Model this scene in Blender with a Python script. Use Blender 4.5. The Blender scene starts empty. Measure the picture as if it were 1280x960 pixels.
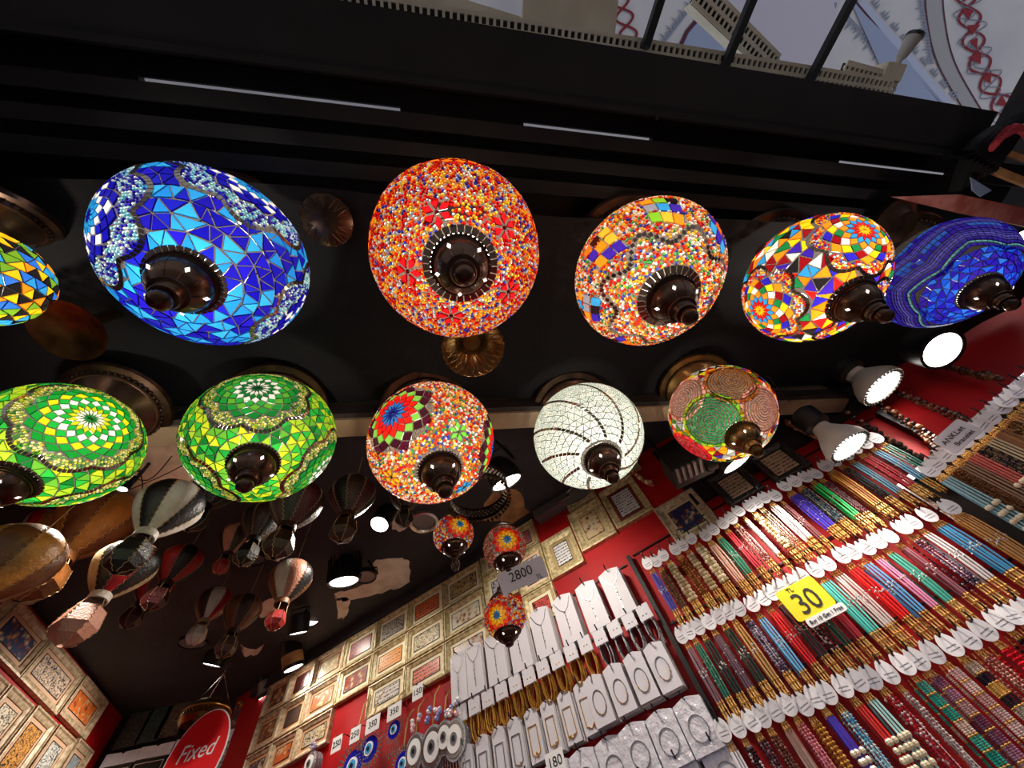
import bpy, math, random
import numpy as np
from mathutils import Vector, Matrix

random.seed(7)
rng = np.random.default_rng(7)
scene = bpy.context.scene
COL = scene.collection

# ------------------------------------------------------------------ camera
F_PX = 462.0                      # focal length in pixels of the 1280 x 960 frame
CAM_Z = 1.55
ZEN = (540.0, 240.0)              # zenith point of the wide lens, camera tipped up about 61 degrees
_up = np.array([ZEN[0] - 640, -(ZEN[1] - 480), -F_PX]); _up /= np.linalg.norm(_up)
_fx = np.array([1.0, 0, 0]) - _up[0] * _up; _fx /= np.linalg.norm(_fx)
_fy = np.cross(_up, _fx)
_a = math.radians(4)
_X = math.cos(_a) * _fx + math.sin(_a) * _fy
RM = np.array([_X, np.cross(_up, _X), _up])
cam_data = bpy.data.cameras.new('camera')
cam_data.sensor_width = 36.0
cam_data.lens = F_PX / 1280 * 36
cam_data.clip_start = 0.02
cam = bpy.data.objects.new('camera', cam_data); COL.objects.link(cam)
cam.matrix_world = Matrix.Translation((0, 0, CAM_Z)) @ Matrix(RM.tolist()).to_4x4()
scene.camera = cam

# ------------------------------------------------------------------ world and exposure
scene.view_settings.view_transform = 'Standard'
scene.view_settings.look = 'None'
scene.view_settings.gamma = 1.0
scene.view_settings.exposure = 0.0
scene.view_settings.use_curve_mapping = False
world = bpy.data.worlds.new('arcade_daylight'); scene.world = world
world.use_nodes = True
bg = world.node_tree.nodes['Background']
bg.inputs[0].default_value = (0.80, 0.84, 0.95, 1)
bg.inputs[1].default_value = 0.62
scene.cycles.max_bounces = 6
scene.cycles.transparent_max_bounces = 10
scene.cycles.sample_clamp_indirect = 4.0
LAMP_W = 3.4                      # bulb inside each large mosaic globe
SPOT_W = 26.0

# ------------------------------------------------------------------ geometry helpers
def ray(u, v):
    return RM @ np.array([(u - 640) / F_PX, -(v - 480) / F_PX, -1.0])
def at_h(u, v, h):                # point at height h above the lens
    r = ray(u, v); p = r * (h / r[2]); return np.array([p[0], p[1], p[2] + CAM_Z])
def at_z(u, v, z):                # point at depth z
    p = ray(u, v) * z; return np.array([p[0], p[1], p[2] + CAM_Z])
def at_y(u, v, y):
    r = ray(u, v); p = r * (y / r[1]); return np.array([p[0], p[1], p[2] + CAM_Z])
RW_ANG = math.radians(-36)        # the long right wall runs at an angle to the shop front
RW_R = np.array([math.cos(RW_ANG), math.sin(RW_ANG), 0])
RW_IN = np.array([-math.sin(RW_ANG), math.cos(RW_ANG), 0])
RW_K = 1.515
def rw(s, h, out=0.0):            # wall coordinate -> world
    p = RW_IN * (RW_K - out) + RW_R * s; return np.array([p[0], p[1], h + CAM_Z])
def rw_px(u, v, out=0.0):         # pixel -> wall coordinate (s, h) on the plane standing `out` off the wall
    r = ray(u, v); p = r * ((RW_K - out) / (r @ RW_IN)); return float(p @ RW_R), float(p[2])
LW_X = -1.77
REAR_Y = 2.73
CEIL_H = 1.37
ROOF_H = 1.03                     # black cloth over the lamps

def srgb(r, g, b, a=1.0):
    f = lambda c: c / 12.92 if c <= 0.04045 else ((c + 0.055) / 1.055) ** 2.4
    return (f(r), f(g), f(b), a)
def hx(s):
    return srgb(int(s[0:2], 16) / 255, int(s[2:4], 16) / 255, int(s[4:6], 16) / 255)

class MB:
    def __init__(self): self.v = []; self.f = []; self.c = None; self.n = 0
    def add(self, verts, faces, col=None):
        o = len(self.v); self.v.extend([tuple(map(float, p)) for p in verts]); self.f.extend([tuple(i + o for i in f) for f in faces])
        if col is not None:
            if self.c is None: self.c = []
            self.c.extend([col] * len(verts))
        return self
    def box(self, c, s, M=None, col=None):
        x, y, z = [k / 2 for k in s]
        P = [(-x, -y, -z), (x, -y, -z), (x, y, -z), (-x, y, -z), (-x, -y, z), (x, -y, z), (x, y, z), (-x, y, z)]
        if M is not None: P = [M @ Vector(p) for p in P]
        P = [(p[0] + c[0], p[1] + c[1], p[2] + c[2]) for p in P]
        return self.add(P, [(3, 2, 1, 0), (4, 5, 6, 7), (0, 1, 5, 4), (1, 2, 6, 5), (2, 3, 7, 6), (3, 0, 4, 7)], col)
    def tube(self, path, r, n=6, col=None, cap=True, flat=1.0):
        path = [Vector(p) for p in path]; k = len(path); V = []
        rs = [float(x) for x in r] if hasattr(r, '__len__') else [float(r)] * k
        for i, p in enumerate(path):
            t = (path[min(i + 1, k - 1)] - path[max(i - 1, 0)])
            t = t.normalized() if t.length > 1e-9 else Vector((0, 0, 1))
            a = Vector((0, 1, 0)) if abs(t.y) < 0.9 else Vector((1, 0, 0))
            u = t.cross(a).normalized(); w = t.cross(u)
            for j in range(n):
                q = 2 * math.pi * (j + .5) / n
                V.append(p + rs[i] * (math.cos(q) * u + flat * math.sin(q) * w))
        Fs = [(i * n + j, i * n + (j + 1) % n, (i + 1) * n + (j + 1) % n, (i + 1) * n + j) for i in range(k - 1) for j in range(n)]
        if cap: Fs += [tuple(range(n))[::-1], tuple((k - 1) * n + j for j in range(n))]
        return self.add(V, Fs, col)
    def lathe(self, prof, n=24, M=None, col=None, arc=None):
        V = []; full = arc is None; a0, a1 = arc or (0, 2 * math.pi); m = n if full else n + 1
        for r, z in prof:
            for j in range(m):
                q = a0 + (a1 - a0) * j / n
                V.append(Vector((r * math.cos(q), r * math.sin(q), z)))
        if M is not None: V = [M @ p for p in V]
        Fs = []
        for i in range(len(prof) - 1):
            for j in range(n):
                j2 = (j + 1) % m
                Fs.append((i * m + j, i * m + j2, (i + 1) * m + j2, (i + 1) * m + j))
        return self.add(V, Fs, col)
    def prism(self, poly, y0, y1, col=None, M=None):      # polygon in x,z extruded along y
        n = len(poly); V = [(x, y0, z) for x, z in poly] + [(x, y1, z) for x, z in poly]
        if M is not None: V = [M @ Vector(p) for p in V]
        return self.add(V, [tuple(range(n)), tuple(range(2 * n - 1, n - 1, -1))] + [(i, i + n, (i + 1) % n + n, (i + 1) % n) for i in range(n)], col)
    def octa(self, p, r, col=None, s=(1, 1, 1)):
        x, y, z = p; a, b, c = r * s[0], r * s[1], r * s[2]
        return self.add([(x + a, y, z), (x - a, y, z), (x, y + b, z), (x, y - b, z), (x, y, z + c), (x, y, z - c)],
                        [(0, 2, 4), (2, 1, 4), (1, 3, 4), (3, 0, 4), (2, 0, 5), (1, 2, 5), (3, 1, 5), (0, 3, 5)], col)
    def ball(self, p, r, n=8, m=5, col=None, s=(1, 1, 1)):
        prof = [(r * math.sin(math.pi * i / m), -r * math.cos(math.pi * i / m)) for i in range(m + 1)]
        M = Matrix.Translation(p) @ Matrix.Diagonal((s[0], s[1], s[2], 1))
        return self.lathe([(max(a, 1e-5), b) for a, b in prof], n, M, col)
    def build(self, name, mat, parent=None, smooth=False, loc=None, rot=None, kind=None):
        me = bpy.data.meshes.new(name); me.from_pydata(self.v, [], self.f); me.update()
        if self.c is not None:
            at = me.color_attributes.new('Col', 'FLOAT_COLOR', 'POINT')
            at.data.foreach_set('color', np.array([(c + (1.0,))[:4] if len(c) == 3 else c for c in self.c], dtype=np.float32).ravel())
        if smooth:
            me.polygons.foreach_set('use_smooth', np.ones(len(me.polygons), dtype=bool)); me.set_sharp_from_angle(angle=.55)
        me.materials.append(mat)
        return obj(name, me, parent, loc, rot, kind)

def obj(name, data, parent=None, loc=None, rot=None, kind=None):
    o = bpy.data.objects.new(name, data); COL.objects.link(o)
    if parent is not None: o.parent = parent
    if loc is not None: o.location = loc
    if rot is not None: o.rotation_euler = rot
    if kind: o['kind'] = kind
    return o
def thing(name, label, cat, loc=(0, 0, 0), rotz=0.0, group=None, rot=None):
    o = obj(name, None, None, tuple(loc), rot or (0, 0, rotz)); o.empty_display_size = .05
    return tag(o, label, cat, group)
def tag(o, label, cat, group=None):
    o['label'] = label; o['category'] = cat
    if group: o['group'] = group
    return o
def struct(o): o['kind'] = 'structure'; return o

# ------------------------------------------------------------------ materials
def mat(name, col, rough=.5, metal=0.0, spec=.5, noise=None, bump=None, emit=None):
    m = bpy.data.materials.new(name); m.use_nodes = True; nt = m.node_tree; b = nt.nodes['Principled BSDF']
    b.inputs['Base Color'].default_value = col; b.inputs['Roughness'].default_value = rough
    b.inputs['Metallic'].default_value = metal; b.inputs['Specular IOR Level'].default_value = spec
    if noise or bump:
        tc = nt.nodes.new('ShaderNodeTexCoord')
    if noise:                                             # (scale, other colour, low, high)
        n = nt.nodes.new('ShaderNodeTexNoise'); n.inputs['Scale'].default_value = noise[0]; n.inputs['Detail'].default_value = 5
        r = nt.nodes.new('ShaderNodeValToRGB'); r.color_ramp.elements[0].position = noise[2]; r.color_ramp.elements[1].position = noise[3]
        r.color_ramp.elements[0].color = col; r.color_ramp.elements[1].color = noise[1]
        nt.links.new(tc.outputs['Object'], n.inputs['Vector']); nt.links.new(n.outputs['Fac'], r.inputs['Fac']); nt.links.new(r.outputs['Color'], b.inputs['Base Color'])
    if bump:
        n2 = nt.nodes.new('ShaderNodeTexNoise'); n2.inputs['Scale'].default_value = bump[0]; n2.inputs['Detail'].default_value = 4
        bp = nt.nodes.new('ShaderNodeBump'); bp.inputs['Strength'].default_value = bump[1]; bp.inputs['Distance'].default_value = .01
        nt.links.new(tc.outputs['Object'], n2.inputs['Vector']); nt.links.new(n2.outputs['Fac'], bp.inputs['Height']); nt.links.new(bp.outputs['Normal'], b.inputs['Normal'])
    if emit:
        b.inputs['Emission Color'].default_value = emit[0]; b.inputs['Emission Strength'].default_value = emit[1]
    return m
def attr_mat(name, rough=.4, metal=0.0, spec=.5, src='attr'):
    m = mat(name, (1, 1, 1, 1), rough, metal, spec); nt = m.node_tree
    if src == 'attr':
        a = nt.nodes.new('ShaderNodeAttribute'); a.attribute_name = 'Col'; o = a.outputs['Color']
    else:
        a = nt.nodes.new('ShaderNodeObjectInfo'); o = a.outputs['Color']
    nt.links.new(o, nt.nodes['Principled BSDF'].inputs['Base Color']); return m
def glass_mat(name, src, trans=.8):
    m = bpy.data.materials.new(name); m.use_nodes = True; nt = m.node_tree; b = nt.nodes['Principled BSDF']
    if src == 'attr':
        a = nt.nodes.new('ShaderNodeAttribute'); a.attribute_name = 'Col'
    else:
        a = nt.nodes.new('ShaderNodeObjectInfo')
    b.inputs['Roughness'].default_value = .12
    t = nt.nodes.new('ShaderNodeBsdfTranslucent'); mx = nt.nodes.new('ShaderNodeMixShader'); mx.inputs[0].default_value = trans
    nt.links.new(a.outputs['Color'], b.inputs['Base Color']); nt.links.new(a.outputs['Color'], t.inputs['Color'])
    nt.links.new(b.outputs[0], mx.inputs[1]); nt.links.new(t.outputs[0], mx.inputs[2])
    nt.links.new(mx.outputs[0], nt.nodes['Material Output'].inputs['Surface']); return m
def grout_mat(name, col, clear):
    m = bpy.data.materials.new(name); m.use_nodes = True; nt = m.node_tree; b = nt.nodes['Principled BSDF']
    b.inputs['Base Color'].default_value = col; b.inputs['Roughness'].default_value = .6
    t = nt.nodes.new('ShaderNodeBsdfTransparent'); mx = nt.nodes.new('ShaderNodeMixShader'); mx.inputs[0].default_value = clear
    nt.links.new(b.outputs[0], mx.inputs[1]); nt.links.new(t.outputs[0], mx.inputs[2])
    nt.links.new(mx.outputs[0], nt.nodes['Material Output'].inputs['Surface']); return m
def print_mat(name, kind):
    """flat print: background from the object colour, dark pen strokes or coloured painting on it"""
    m = mat(name, (1, 1, 1, 1), .35); nt = m.node_tree; b = nt.nodes['Principled BSDF']; L = nt.links.new
    oi = nt.nodes.new('ShaderNodeObjectInfo'); tc = nt.nodes.new('ShaderNodeTexCoord')
    off = nt.nodes.new('ShaderNodeVectorMath'); off.operation = 'ADD'
    mul = nt.nodes.new('ShaderNodeMath'); mul.operation = 'MULTIPLY'; mul.inputs[1].default_value = 37.0
    L(oi.outputs['Random'], mul.inputs[0]); L(tc.outputs['Object'], off.inputs[0]); L(mul.outputs[0], off.inputs[1])
    vec = off.outputs[0]
    def ramp(fac, stops):
        r = nt.nodes.new('ShaderNodeValToRGB'); e = r.color_ramp.elements
        while len(e) < len(stops): e.new(.5)
        for k, (p, c) in enumerate(stops): e[k].position = p; e[k].color = c
        L(fac, r.inputs['Fac']); return r.outputs['Color']
    def mixc(fac, a, c2):
        x = nt.nodes.new('ShaderNodeMix'); x.data_type = 'RGBA'; L(fac, x.inputs[0])
        if hasattr(a, 'default_value'): L(a, x.inputs[6])
        else: x.inputs[6].default_value = a
        if hasattr(c2, 'default_value'): L(c2, x.inputs[7])
        else: x.inputs[7].default_value = c2
        return x.outputs[2]
    if kind == 'ink':
        n = nt.nodes.new('ShaderNodeTexNoise'); n.inputs['Scale'].default_value = 55; n.inputs['Detail'].default_value = 1.5; n.inputs['Distortion'].default_value = 1.6
        L(vec, n.inputs['Vector'])
        k = ramp(n.outputs['Fac'], [(.44, (0, 0, 0, 1)), (.47, (1, 1, 1, 1)), (.53, (1, 1, 1, 1)), (.56, (0, 0, 0, 1))])
        L(mixc(k, oi.outputs['Color'], (.012, .01, .012, 1)), b.inputs['Base Color'])
    elif kind == 'lines':
        w = nt.nodes.new('ShaderNodeTexWave'); w.bands_direction = 'Z'; w.inputs['Scale'].default_value = 22; w.inputs['Distortion'].default_value = 1.0
        n = nt.nodes.new('ShaderNodeTexNoise'); n.inputs['Scale'].default_value = 160; L(vec, n.inputs['Vector']); L(tc.outputs['Object'], w.inputs['Vector'])
        k1 = ramp(w.outputs['Fac'], [(.55, (0, 0, 0, 1)), (.7, (1, 1, 1, 1))]); k2 = ramp(n.outputs['Fac'], [(.42, (0, 0, 0, 1)), (.55, (1, 1, 1, 1))])
        mm = nt.nodes.new('ShaderNodeMath'); mm.operation = 'MULTIPLY'; L(k1, mm.inputs[0]); L(k2, mm.inputs[1])
        L(mixc(mm.outputs[0], oi.outputs['Color'], (.03, .025, .03, 1)), b.inputs['Base Color'])
    else:
        v = nt.nodes.new('ShaderNodeTexVoronoi'); v.inputs['Scale'].default_value = 45; L(vec, v.inputs['Vector'])
        n = nt.nodes.new('ShaderNodeTexNoise'); n.inputs['Scale'].default_value = 30; L(vec, n.inputs['Vector'])
        c = ramp(n.outputs['Fac'], [(.3, hx('1d2a4e')), (.43, hx('8c3a22')), (.5, hx('c98b3b')), (.58, hx('d9c9a4')), (.68, hx('34506b'))])
        k = ramp(v.outputs['Distance'], [(.25, (0, 0, 0, 1)), (.6, (1, 1, 1, 1))])
        x = mixc(k, c, oi.outputs['Color']); L(x, b.inputs['Base Color'])
    return m

M = {}
M['beam'] = mat('black_painted_steel', hx('1b1a1c'), .45, 0, .4, noise=(9, hx('131215'), .4, .7))
M['cloth'] = mat('black_cloth', hx('131215'), .8, 0, .15, bump=(14, .8))
M['ceil'] = mat('black_painted_ceiling', hx('302e33'), .7, 0, .3, noise=(7, hx('3d3a41'), .45, .7), bump=(60, .2))
M['red'] = mat('red_painted_wall', hx('b00a10'), .55, 0, .3, noise=(5, hx('8c070c'), .4, .75))
M['dkwood'] = mat('dark_wood', hx('2a2120'), .6, 0, .3, noise=(14, hx('1b1514'), .4, .6))
M['header'] = mat('beige_wood', hx('937e66'), .6, 0, .3, noise=(6, hx('6e5a46'), .35, .7), bump=(40, .15))
M['plaster'] = mat('bare_plaster', hx('f2e8de'), .85, 0, .2, noise=(18, hx('d6c8ba'), .4, .7), bump=(60, .2))
M['floor'] = mat('stone_floor', hx('a59e96'), .5, 0, .4, noise=(3, hx('8a837c'), .4, .6))
M['bronze'] = mat('dark_bronze', hx('5a4233'), .3, .85, .5, noise=(22, hx('2c201a'), .35, .7))
M['brass'] = mat('aged_brass', hx('8d6a3c'), .28, .9, .5, noise=(25, hx('4a3620'), .35, .7))
M['silver'] = mat('silver_metal', hx('c9c5c2'), .25, .9)
M['gold'] = mat('gold_metal', hx('d9a54e'), .3, .75, .5)
M['goldm'] = attr_mat('gold_and_cord', .4, .15)
M['black'] = mat('black_plastic', hx('151416'), .35, 0, .5)
M['blackm'] = mat('black_metal', hx('202022'), .4, .5, .5)
M['grey'] = mat('grey_metal', hx('77757a'), .4, .4)
M['lampwhite'] = mat('white_bulb_housing', hx('b9b4ac'), .45, 0, .4)
M['card'] = mat('white_card', hx('dad6dd'), .5, 0, .4)
M['cardedge'] = mat('card_stack_edge', hx('b8a695'), .6)
M['bag'] = mat('clear_poly_bag', hx('dedbe4'), .18, 0, .7, bump=(45, .9))
M['wood_light'] = mat('pine_wood', hx('b98b5a'), .6, noise=(12, hx('96683d'), .4, .6))
M['vault'] = mat('white_vault_plaster', hx('e2dfe1'), .8, 0, .2, noise=(2.0, hx('cfccd3'), .4, .7))
M['slotted'] = mat('cream_slotted_steel', hx('f4ead2'), .55, .0, noise=(8, hx('ddd2b8'), .4, .7))
M['tile'] = glass_mat('mosaic_glass', 'obj', .8)
M['bead'] = glass_mat('glass_beads', 'attr', .8)
M['mirror'] = mat('mirror_tile', hx('a89a8c'), .12, .8)
M['grout'] = grout_mat('pale_grout', hx('8d867c'), .6)
M['groutd'] = grout_mat('dark_grout', hx('3a3634'), .55)
M['hole'] = mat('light_through_hole', (1, 1, 1, 1), .5, emit=((1, .93, .82, 1), 2.2))
M['lit'] = mat('glowing_lens', (1, 1, 1, 1), .5, emit=((1, .95, .86, 1), 7.0))
M['text'] = mat('black_ink', hx('14130f'), .6)
M['signred'] = mat('red_sign', hx('e0141c'), .6, 0, .25)
M['white'] = mat('white_paint', hx('f2f0f0'), .5)
M['yellow'] = mat('yellow_card', hx('f6e21a'), .45)
M['frame'] = mat('gilded_moulding', hx('d8c79a'), .4, .15, .5, noise=(60, hx('a08a5c'), .4, .65))
M['framed'] = mat('cream_moulding', hx('cbb394'), .45, .1, .5, noise=(60, hx('97805f'), .4, .65))
M['frameb'] = mat('dark_carved_moulding', hx('4a4340'), .45, .1, .5, noise=(150, hx('201c1b'), .45, .55))
M['mount'] = attr_mat('mount_board', .6, src='obj')
M['ink'] = print_mat('calligraphy_print', 'ink'); M['lines'] = print_mat('text_print', 'lines'); M['mini'] = print_mat('miniature_print', 'mini')
def leather(name, c, c2): return mat(name, hx(c), .42, 0, .5, noise=(30, hx(c2), .35, .7), bump=(160, .25))
LE = {'white': leather('white_leather', 'd8d2c8', 'bdb5a8'), 'black': leather('black_leather', '1a1718', '0f0d0e'), 'brown': leather('brown_leather', '7a4a22', '5a3314'),
      'dbrown': leather('dark_brown_leather', '3e2418', '2a1710'), 'red': leather('red_leather', 'b3161c', '8a0f14'), 'pink': leather('pink_leather', 'c98e78', 'b07660'),
      'tan': leather('tan_leather', 'b07830', '8a5a22'), 'maroon': leather('maroon_leather', '4a1418', '330d10'), 'beige': leather('beige_leather', 'b8a27c', '9a8460')}
M['stitch'] = mat('waxed_thread', hx('b09468'), .7)

# ------------------------------------------------------------------ the setting
def poly_plane(name, pts, m, parent=None):
    mb = MB(); mb.add(pts, [tuple(range(len(pts)))]); return struct(mb.build(name, m, parent))
def slab(name, pts, t, m, parent=None):       # horizontal polygon with thickness going up
    n = len(pts); mb = MB(); mb.add(list(pts) + [(x, y, z + t) for x, y, z in pts], [tuple(range(n)), tuple(range(2 * n - 1, n - 1, -1))] + [(i, i + n, (i + 1) % n + n, (i + 1) % n) for i in range(n)])
    return struct(mb.build(name, m, parent))
fl = MB(); fl.box((0, 0, -.03), (14, 12, .06)); struct(fl.build('floor', M['floor']))
# right wall: long red wall at an angle
w = MB(); Mz = Matrix.Rotation(RW_ANG, 3, 'Z'); c = rw(-.35, 0, -.04); w.box((c[0], c[1], (CEIL_H + CAM_Z) / 2), (4.5, .08, CEIL_H + CAM_Z), Mz)
wall_right = struct(w.build('wall_right', M['red']))
w = MB(); w.box((LW_X - .04, 1.72, (CEIL_H + CAM_Z) / 2), (.08, 2.1, CEIL_H + CAM_Z)); wall_left = struct(w.build('wall_left', M['red']))
w = MB(); w.box((-1.3, REAR_Y + .05, (CEIL_H + CAM_Z) / 2), (1.1, .08, CEIL_H + CAM_Z)); struct(w.build('wall_rear', M['dkwood']))
zc = CEIL_H + CAM_Z
ceiling = slab('ceiling', [(-1.85, .68, zc), (1.72, .68, zc), (-.95, REAR_Y + .09, zc), (-1.85, REAR_Y + .09, zc)], .06, M['ceil'])
# wooden header over the shop opening
w = MB(); w.box((-.32, .65, CAM_Z + 1.2), (3.85, .06, .40)); header = struct(w.build('trim_1', M['header']))
w = MB(); w.box((-.32, .612, CAM_Z + 1.035), (3.85, .016, .05)); struct(w.build('trim_2', M['dkwood']))

w = MB(); w.box((2.55, -.25, 1.5), (.5, .9, 3.0)); struct(w.build('daylight_block_right', M['dkwood']))  # added dark block that keeps side daylight off the red wall
w = MB(); w.box((-2.5, .3, 1.5), (.2, 1.8, 3.0)); struct(w.build('wall_side', M['dkwood']))
# black cloth ceiling over the lamps, with sagging folds
def cloth():
    nx, ny = 96, 20; V = []; Fs = []
    for j in range(ny + 1):
        t = j / ny; y = .02 + t * .58; x1 = (RW_K - .809 * y) / .588 - .05
        for i in range(nx + 1):
            s = i / nx; x = -2.25 + s * (min(x1, 2.2) + 2.25)
            z = ROOF_H - .006 * math.sin(x * 9 + y * 7) - .008 * math.sin(x * 3.1 - y * 13 + 1) - .004 * math.sin(y * 40 + 2 * math.sin(x * 2))
            z += .16 * (y - .35)
            if t < .1: z -= (.1 - t) * .22 + .008 * math.sin(x * 8)
            V.append((x, y + (.012 * math.sin(x * 5.3) if j == 0 else 0), z + CAM_Z))
    for j in range(ny):
        for i in range(nx): a = j * (nx + 1) + i; Fs.append((a, a + 1, a + nx + 2, a + nx + 1))
    mb = MB(); mb.add(V, Fs); return mb.build('ceiling_cloth', M['cloth'], None, True)
struct(cloth())
w = MB(); w.box((-.15, .235, CAM_Z + 1.16), (4.4, .80, .03)); struct(w.build('ceiling_boards', M['beam']))
w = MB(); sl = [-2.3]
for (ua, ub, vv) in ((175, 498, 92), (655, 822, 132), (1050, 1198, 190)): sl += [at_h(ua, vv, 1.12)[0], at_h(ub, vv, 1.12)[0]]
sl += [2.1]
w.box((-.1, -.197, CAM_Z + 1.12), (4.4, .045, .02))
for k in range(0, len(sl), 2): w.box(((sl[k] + sl[k + 1]) / 2, -.166, CAM_Z + 1.12), (sl[k + 1] - sl[k], .018, .02))
struct(w.build('ceiling_fascia', M['beam']))
# black steel beam along the awning front, with flange and rails
w = MB(); w.box((-.35, -.262, CAM_Z + 1.06), (3.85, .10, .12)); b0 = struct(w.build('trim_3', M['beam']))
w = MB(); w.box((-.35, -.205, CAM_Z + 1.01), (3.85, .012, .03)); w.build('beam_flange', M['beam'], b0)
for k, (y, z, wd, hh) in enumerate([(-.14, 1.06, .03, .05), (-.085, 1.05, .028, .03), (-.03, 1.045, .03, .04)]):
    w = MB(); w.box((-.35, y, CAM_Z + z), (3.85, wd, hh)); w.build('rail', M['beam'], b0)
for (u, v) in [(329, 73), (700, 121), (820, 148), (1180, 196)]:
    p = at_h(u, v, 1.0); w = MB(); w.lathe([(.0001, -.006), (.005, -.005), (.006, 0)], 8); w.build('bolt', M['black'], b0, True, (p[0], p[1], p[2] - .001))
# dark timber panel of the right wall above the bracelet rack
w = MB(); w.box((0, -.008, 0), (.82, .016, .36)); p = rw(.62, 1.15); struct(w.build('wood_panel', M['dkwood'], None, False, tuple(p), (0, 0, RW_ANG)))

w = MB(); w.box((0, -.014, 0), (1.62, .028, .062)); p = rw(-1.62, 1.340); struct(w.build('trim_4', M['ceil'], None, False, tuple(p), (0, 0, RW_ANG)))
# vaulted painted ceiling of the arcade, high above the street
VH = 4.3
def vz(x, y): return VH + CAM_Z + .9 * math.cos((x - 3.2) * .30) - .9 - .10 * (y + 2.5) ** 2 * .3
def vpx(u, v):
    r = ray(u, v); t = VH / r[2]
    for _ in range(12): t = (vz(r[0] * t, r[1] * t) - CAM_Z) / r[2]
    return Vector((r[0] * t, r[1] * t, r[2] * t + CAM_Z))
def vault():
    V = []; Fs = []; nx, ny = 40, 16
    for j in range(ny + 1):
        for i in range(nx + 1):
            x = -6 + 15 * i / nx; y = -5.5 + 6.0 * j / ny; V.append((x, y, vz(x, y)))
    for j in range(ny):
        for i in range(nx): a = j * (nx + 1) + i; Fs.append((a, a + nx + 1, a + nx + 2, a + 1))
    mb = MB(); mb.add(V, Fs); return struct(mb.build('ceiling_vault', M['vault'], None, True))
vlt = vault()
def paint(name, polys, colour, lift, parent=vlt):      # painted ornament, a thin coat standing off the plaster
    mb = MB()
    for pl in polys:
        P = [vpx(u, v) - Vector((0, 0, lift)) for u, v in pl]; mb.add(P, [tuple(range(len(P)))])
    m = bpy.data.materials.get('paint_' + colour) or mat('paint_' + colour, hx(colour), .75)
    o = mb.build(name, m, parent); return o
def band(pts, wd):                                      # polyline to quads
    out = []
    for i in range(len(pts) - 1):
        (x0, y0), (x1, y1) = pts[i], pts[i + 1]
        def nrm(k):
            a = pts[max(k - 1, 0)]; b = pts[min(k + 1, len(pts) - 1)]; dx, dy = b[0] - a[0], b[1] - a[1]; l = math.hypot(dx, dy) or 1; return -dy / l * wd / 2, dx / l * wd / 2
        ax, ay = nrm(i); bx, by = nrm(i + 1)
        out.append([(x0 + ax, y0 + ay), (x1 + bx, y1 + by), (x1 - bx, y1 - by), (x0 - ax, y0 - ay)])
    return out
def curve(pts, n=14):
    out = []
    for i in range(len(pts) - 1):
        p0, p1, p2, p3 = pts[max(i - 1, 0)], pts[i], pts[i + 1], pts[min(i + 2, len(pts) - 1)]
        for k in range(n):
            t = k / n; out.append(tuple(.5 * (2 * b + (c - a) * t + (2 * a - 5 * b + 4 * c - d) * t * t + (3 * b - a - 3 * c + d) * t ** 3) for a, b, c, d in zip(p0, p1, p2, p3)))
    out.append(pts[-1]); return out
arcA = curve([(1166, -30), (1168, 20), (1182, 80), (1222, 150)], 8)
arcB = curve([(1184, -30), (1188, 20), (1204, 80), (1240, 150)], 8)
paint('lavender_panel', [[(905, -20), (1060, -20), (1010, 100), (900, 80), (870, 30)]], 'd6d0de', .004)
paint('blue_panel', [[(850, 60), (862, 38), (884, 15), (930, 80)], [(1062, 0), (1072, 0), (1190, 135), (1120, 128)]], 'a9b6d6', .006)
paint('grey_band', band(arcA, 20), 'b4b1b4', .006)
paint('band_edge', band([(x - 11, y) for x, y in arcA], 2) + band([(x + 11, y) for x, y in arcA], 2) + band([(848, 62), (858, 40), (880, 14)], 5) + band([(1068, 2), (1178, 132)], 3), '5a2a3c', .009)
paint('blue_strip', band([(1075, 2), (1186, 132)], 9), 'c3cde8', .010)
def curls(base, amp, period, wd, phase=0):
    pts = []; L = 0
    for i in range(len(base) - 1):
        (x0, y0), (x1, y1) = base[i], base[i + 1]; l = math.hypot(x1 - x0, y1 - y0); k = max(2, int(l / 2))
        for j in range(k):
            t = j / k; s = L + l * t; nx_, ny_ = -(y1 - y0) / l, (x1 - x0) / l
            o = amp * math.sin(2 * math.pi * s / period + phase); pts.append((x0 + (x1 - x0) * t + nx_ * o, y0 + (y1 - y0) * t + ny_ * o))
        L += l
    return band(pts, wd)
mid = curve([(1205, -20), (1212, 30), (1224, 80), (1262, 150)], 8)
paint('vine', curls(mid, 14, 58, 3.2) + curls(mid, 14, 58, 3.2, math.pi), '8a1f2c', .010)
paint('vine_thin', curls(mid, 20, 34, 1.3, 1) + curls(mid, 8, 26, 1.2, 2), '77798c', .011)
leaves = []
for i, (x, y) in enumerate(mid[::3]):
    a = i * 1.9; leaves.append([(x + 13 * math.cos(a + k * 2.1) * (.5 if k else 1), y + 9 * math.sin(a + k * 2.1)) for k in range(3)])
paint('vine_leaf', leaves, '97222e', .012)
paint('vine', curls([(772, -10), (782, 30), (790, 70)], 11, 44, 3) + curls([(772, -10), (782, 30), (790, 70)], 11, 44, 3, math.pi), '8a1f2c', .010)
def fringe(a, b, n, sz, side):
    out = []
    for i in range(n):
        t = (i + .5) / n; x = a[0] + (b[0] - a[0]) * t; y = a[1] + (b[1] - a[1]) * t; dx, dy = b[0] - a[0], b[1] - a[1]; l = math.hypot(dx, dy); nx_, ny_ = -dy / l * side, dx / l * side; tx, ty = dx / l, dy / l
        for q in (-1, 0, 1):
            cx, cy = x + tx * q * sz * .45, y + ty * q * sz * .45; h = sz * (1.25 if q == 0 else .8)
            out.append([(cx - tx * sz * .22, cy - ty * sz * .22), (cx + nx_ * h, cy + ny_ * h), (cx + tx * sz * .22, cy + ty * sz * .22)])
    return out
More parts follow.
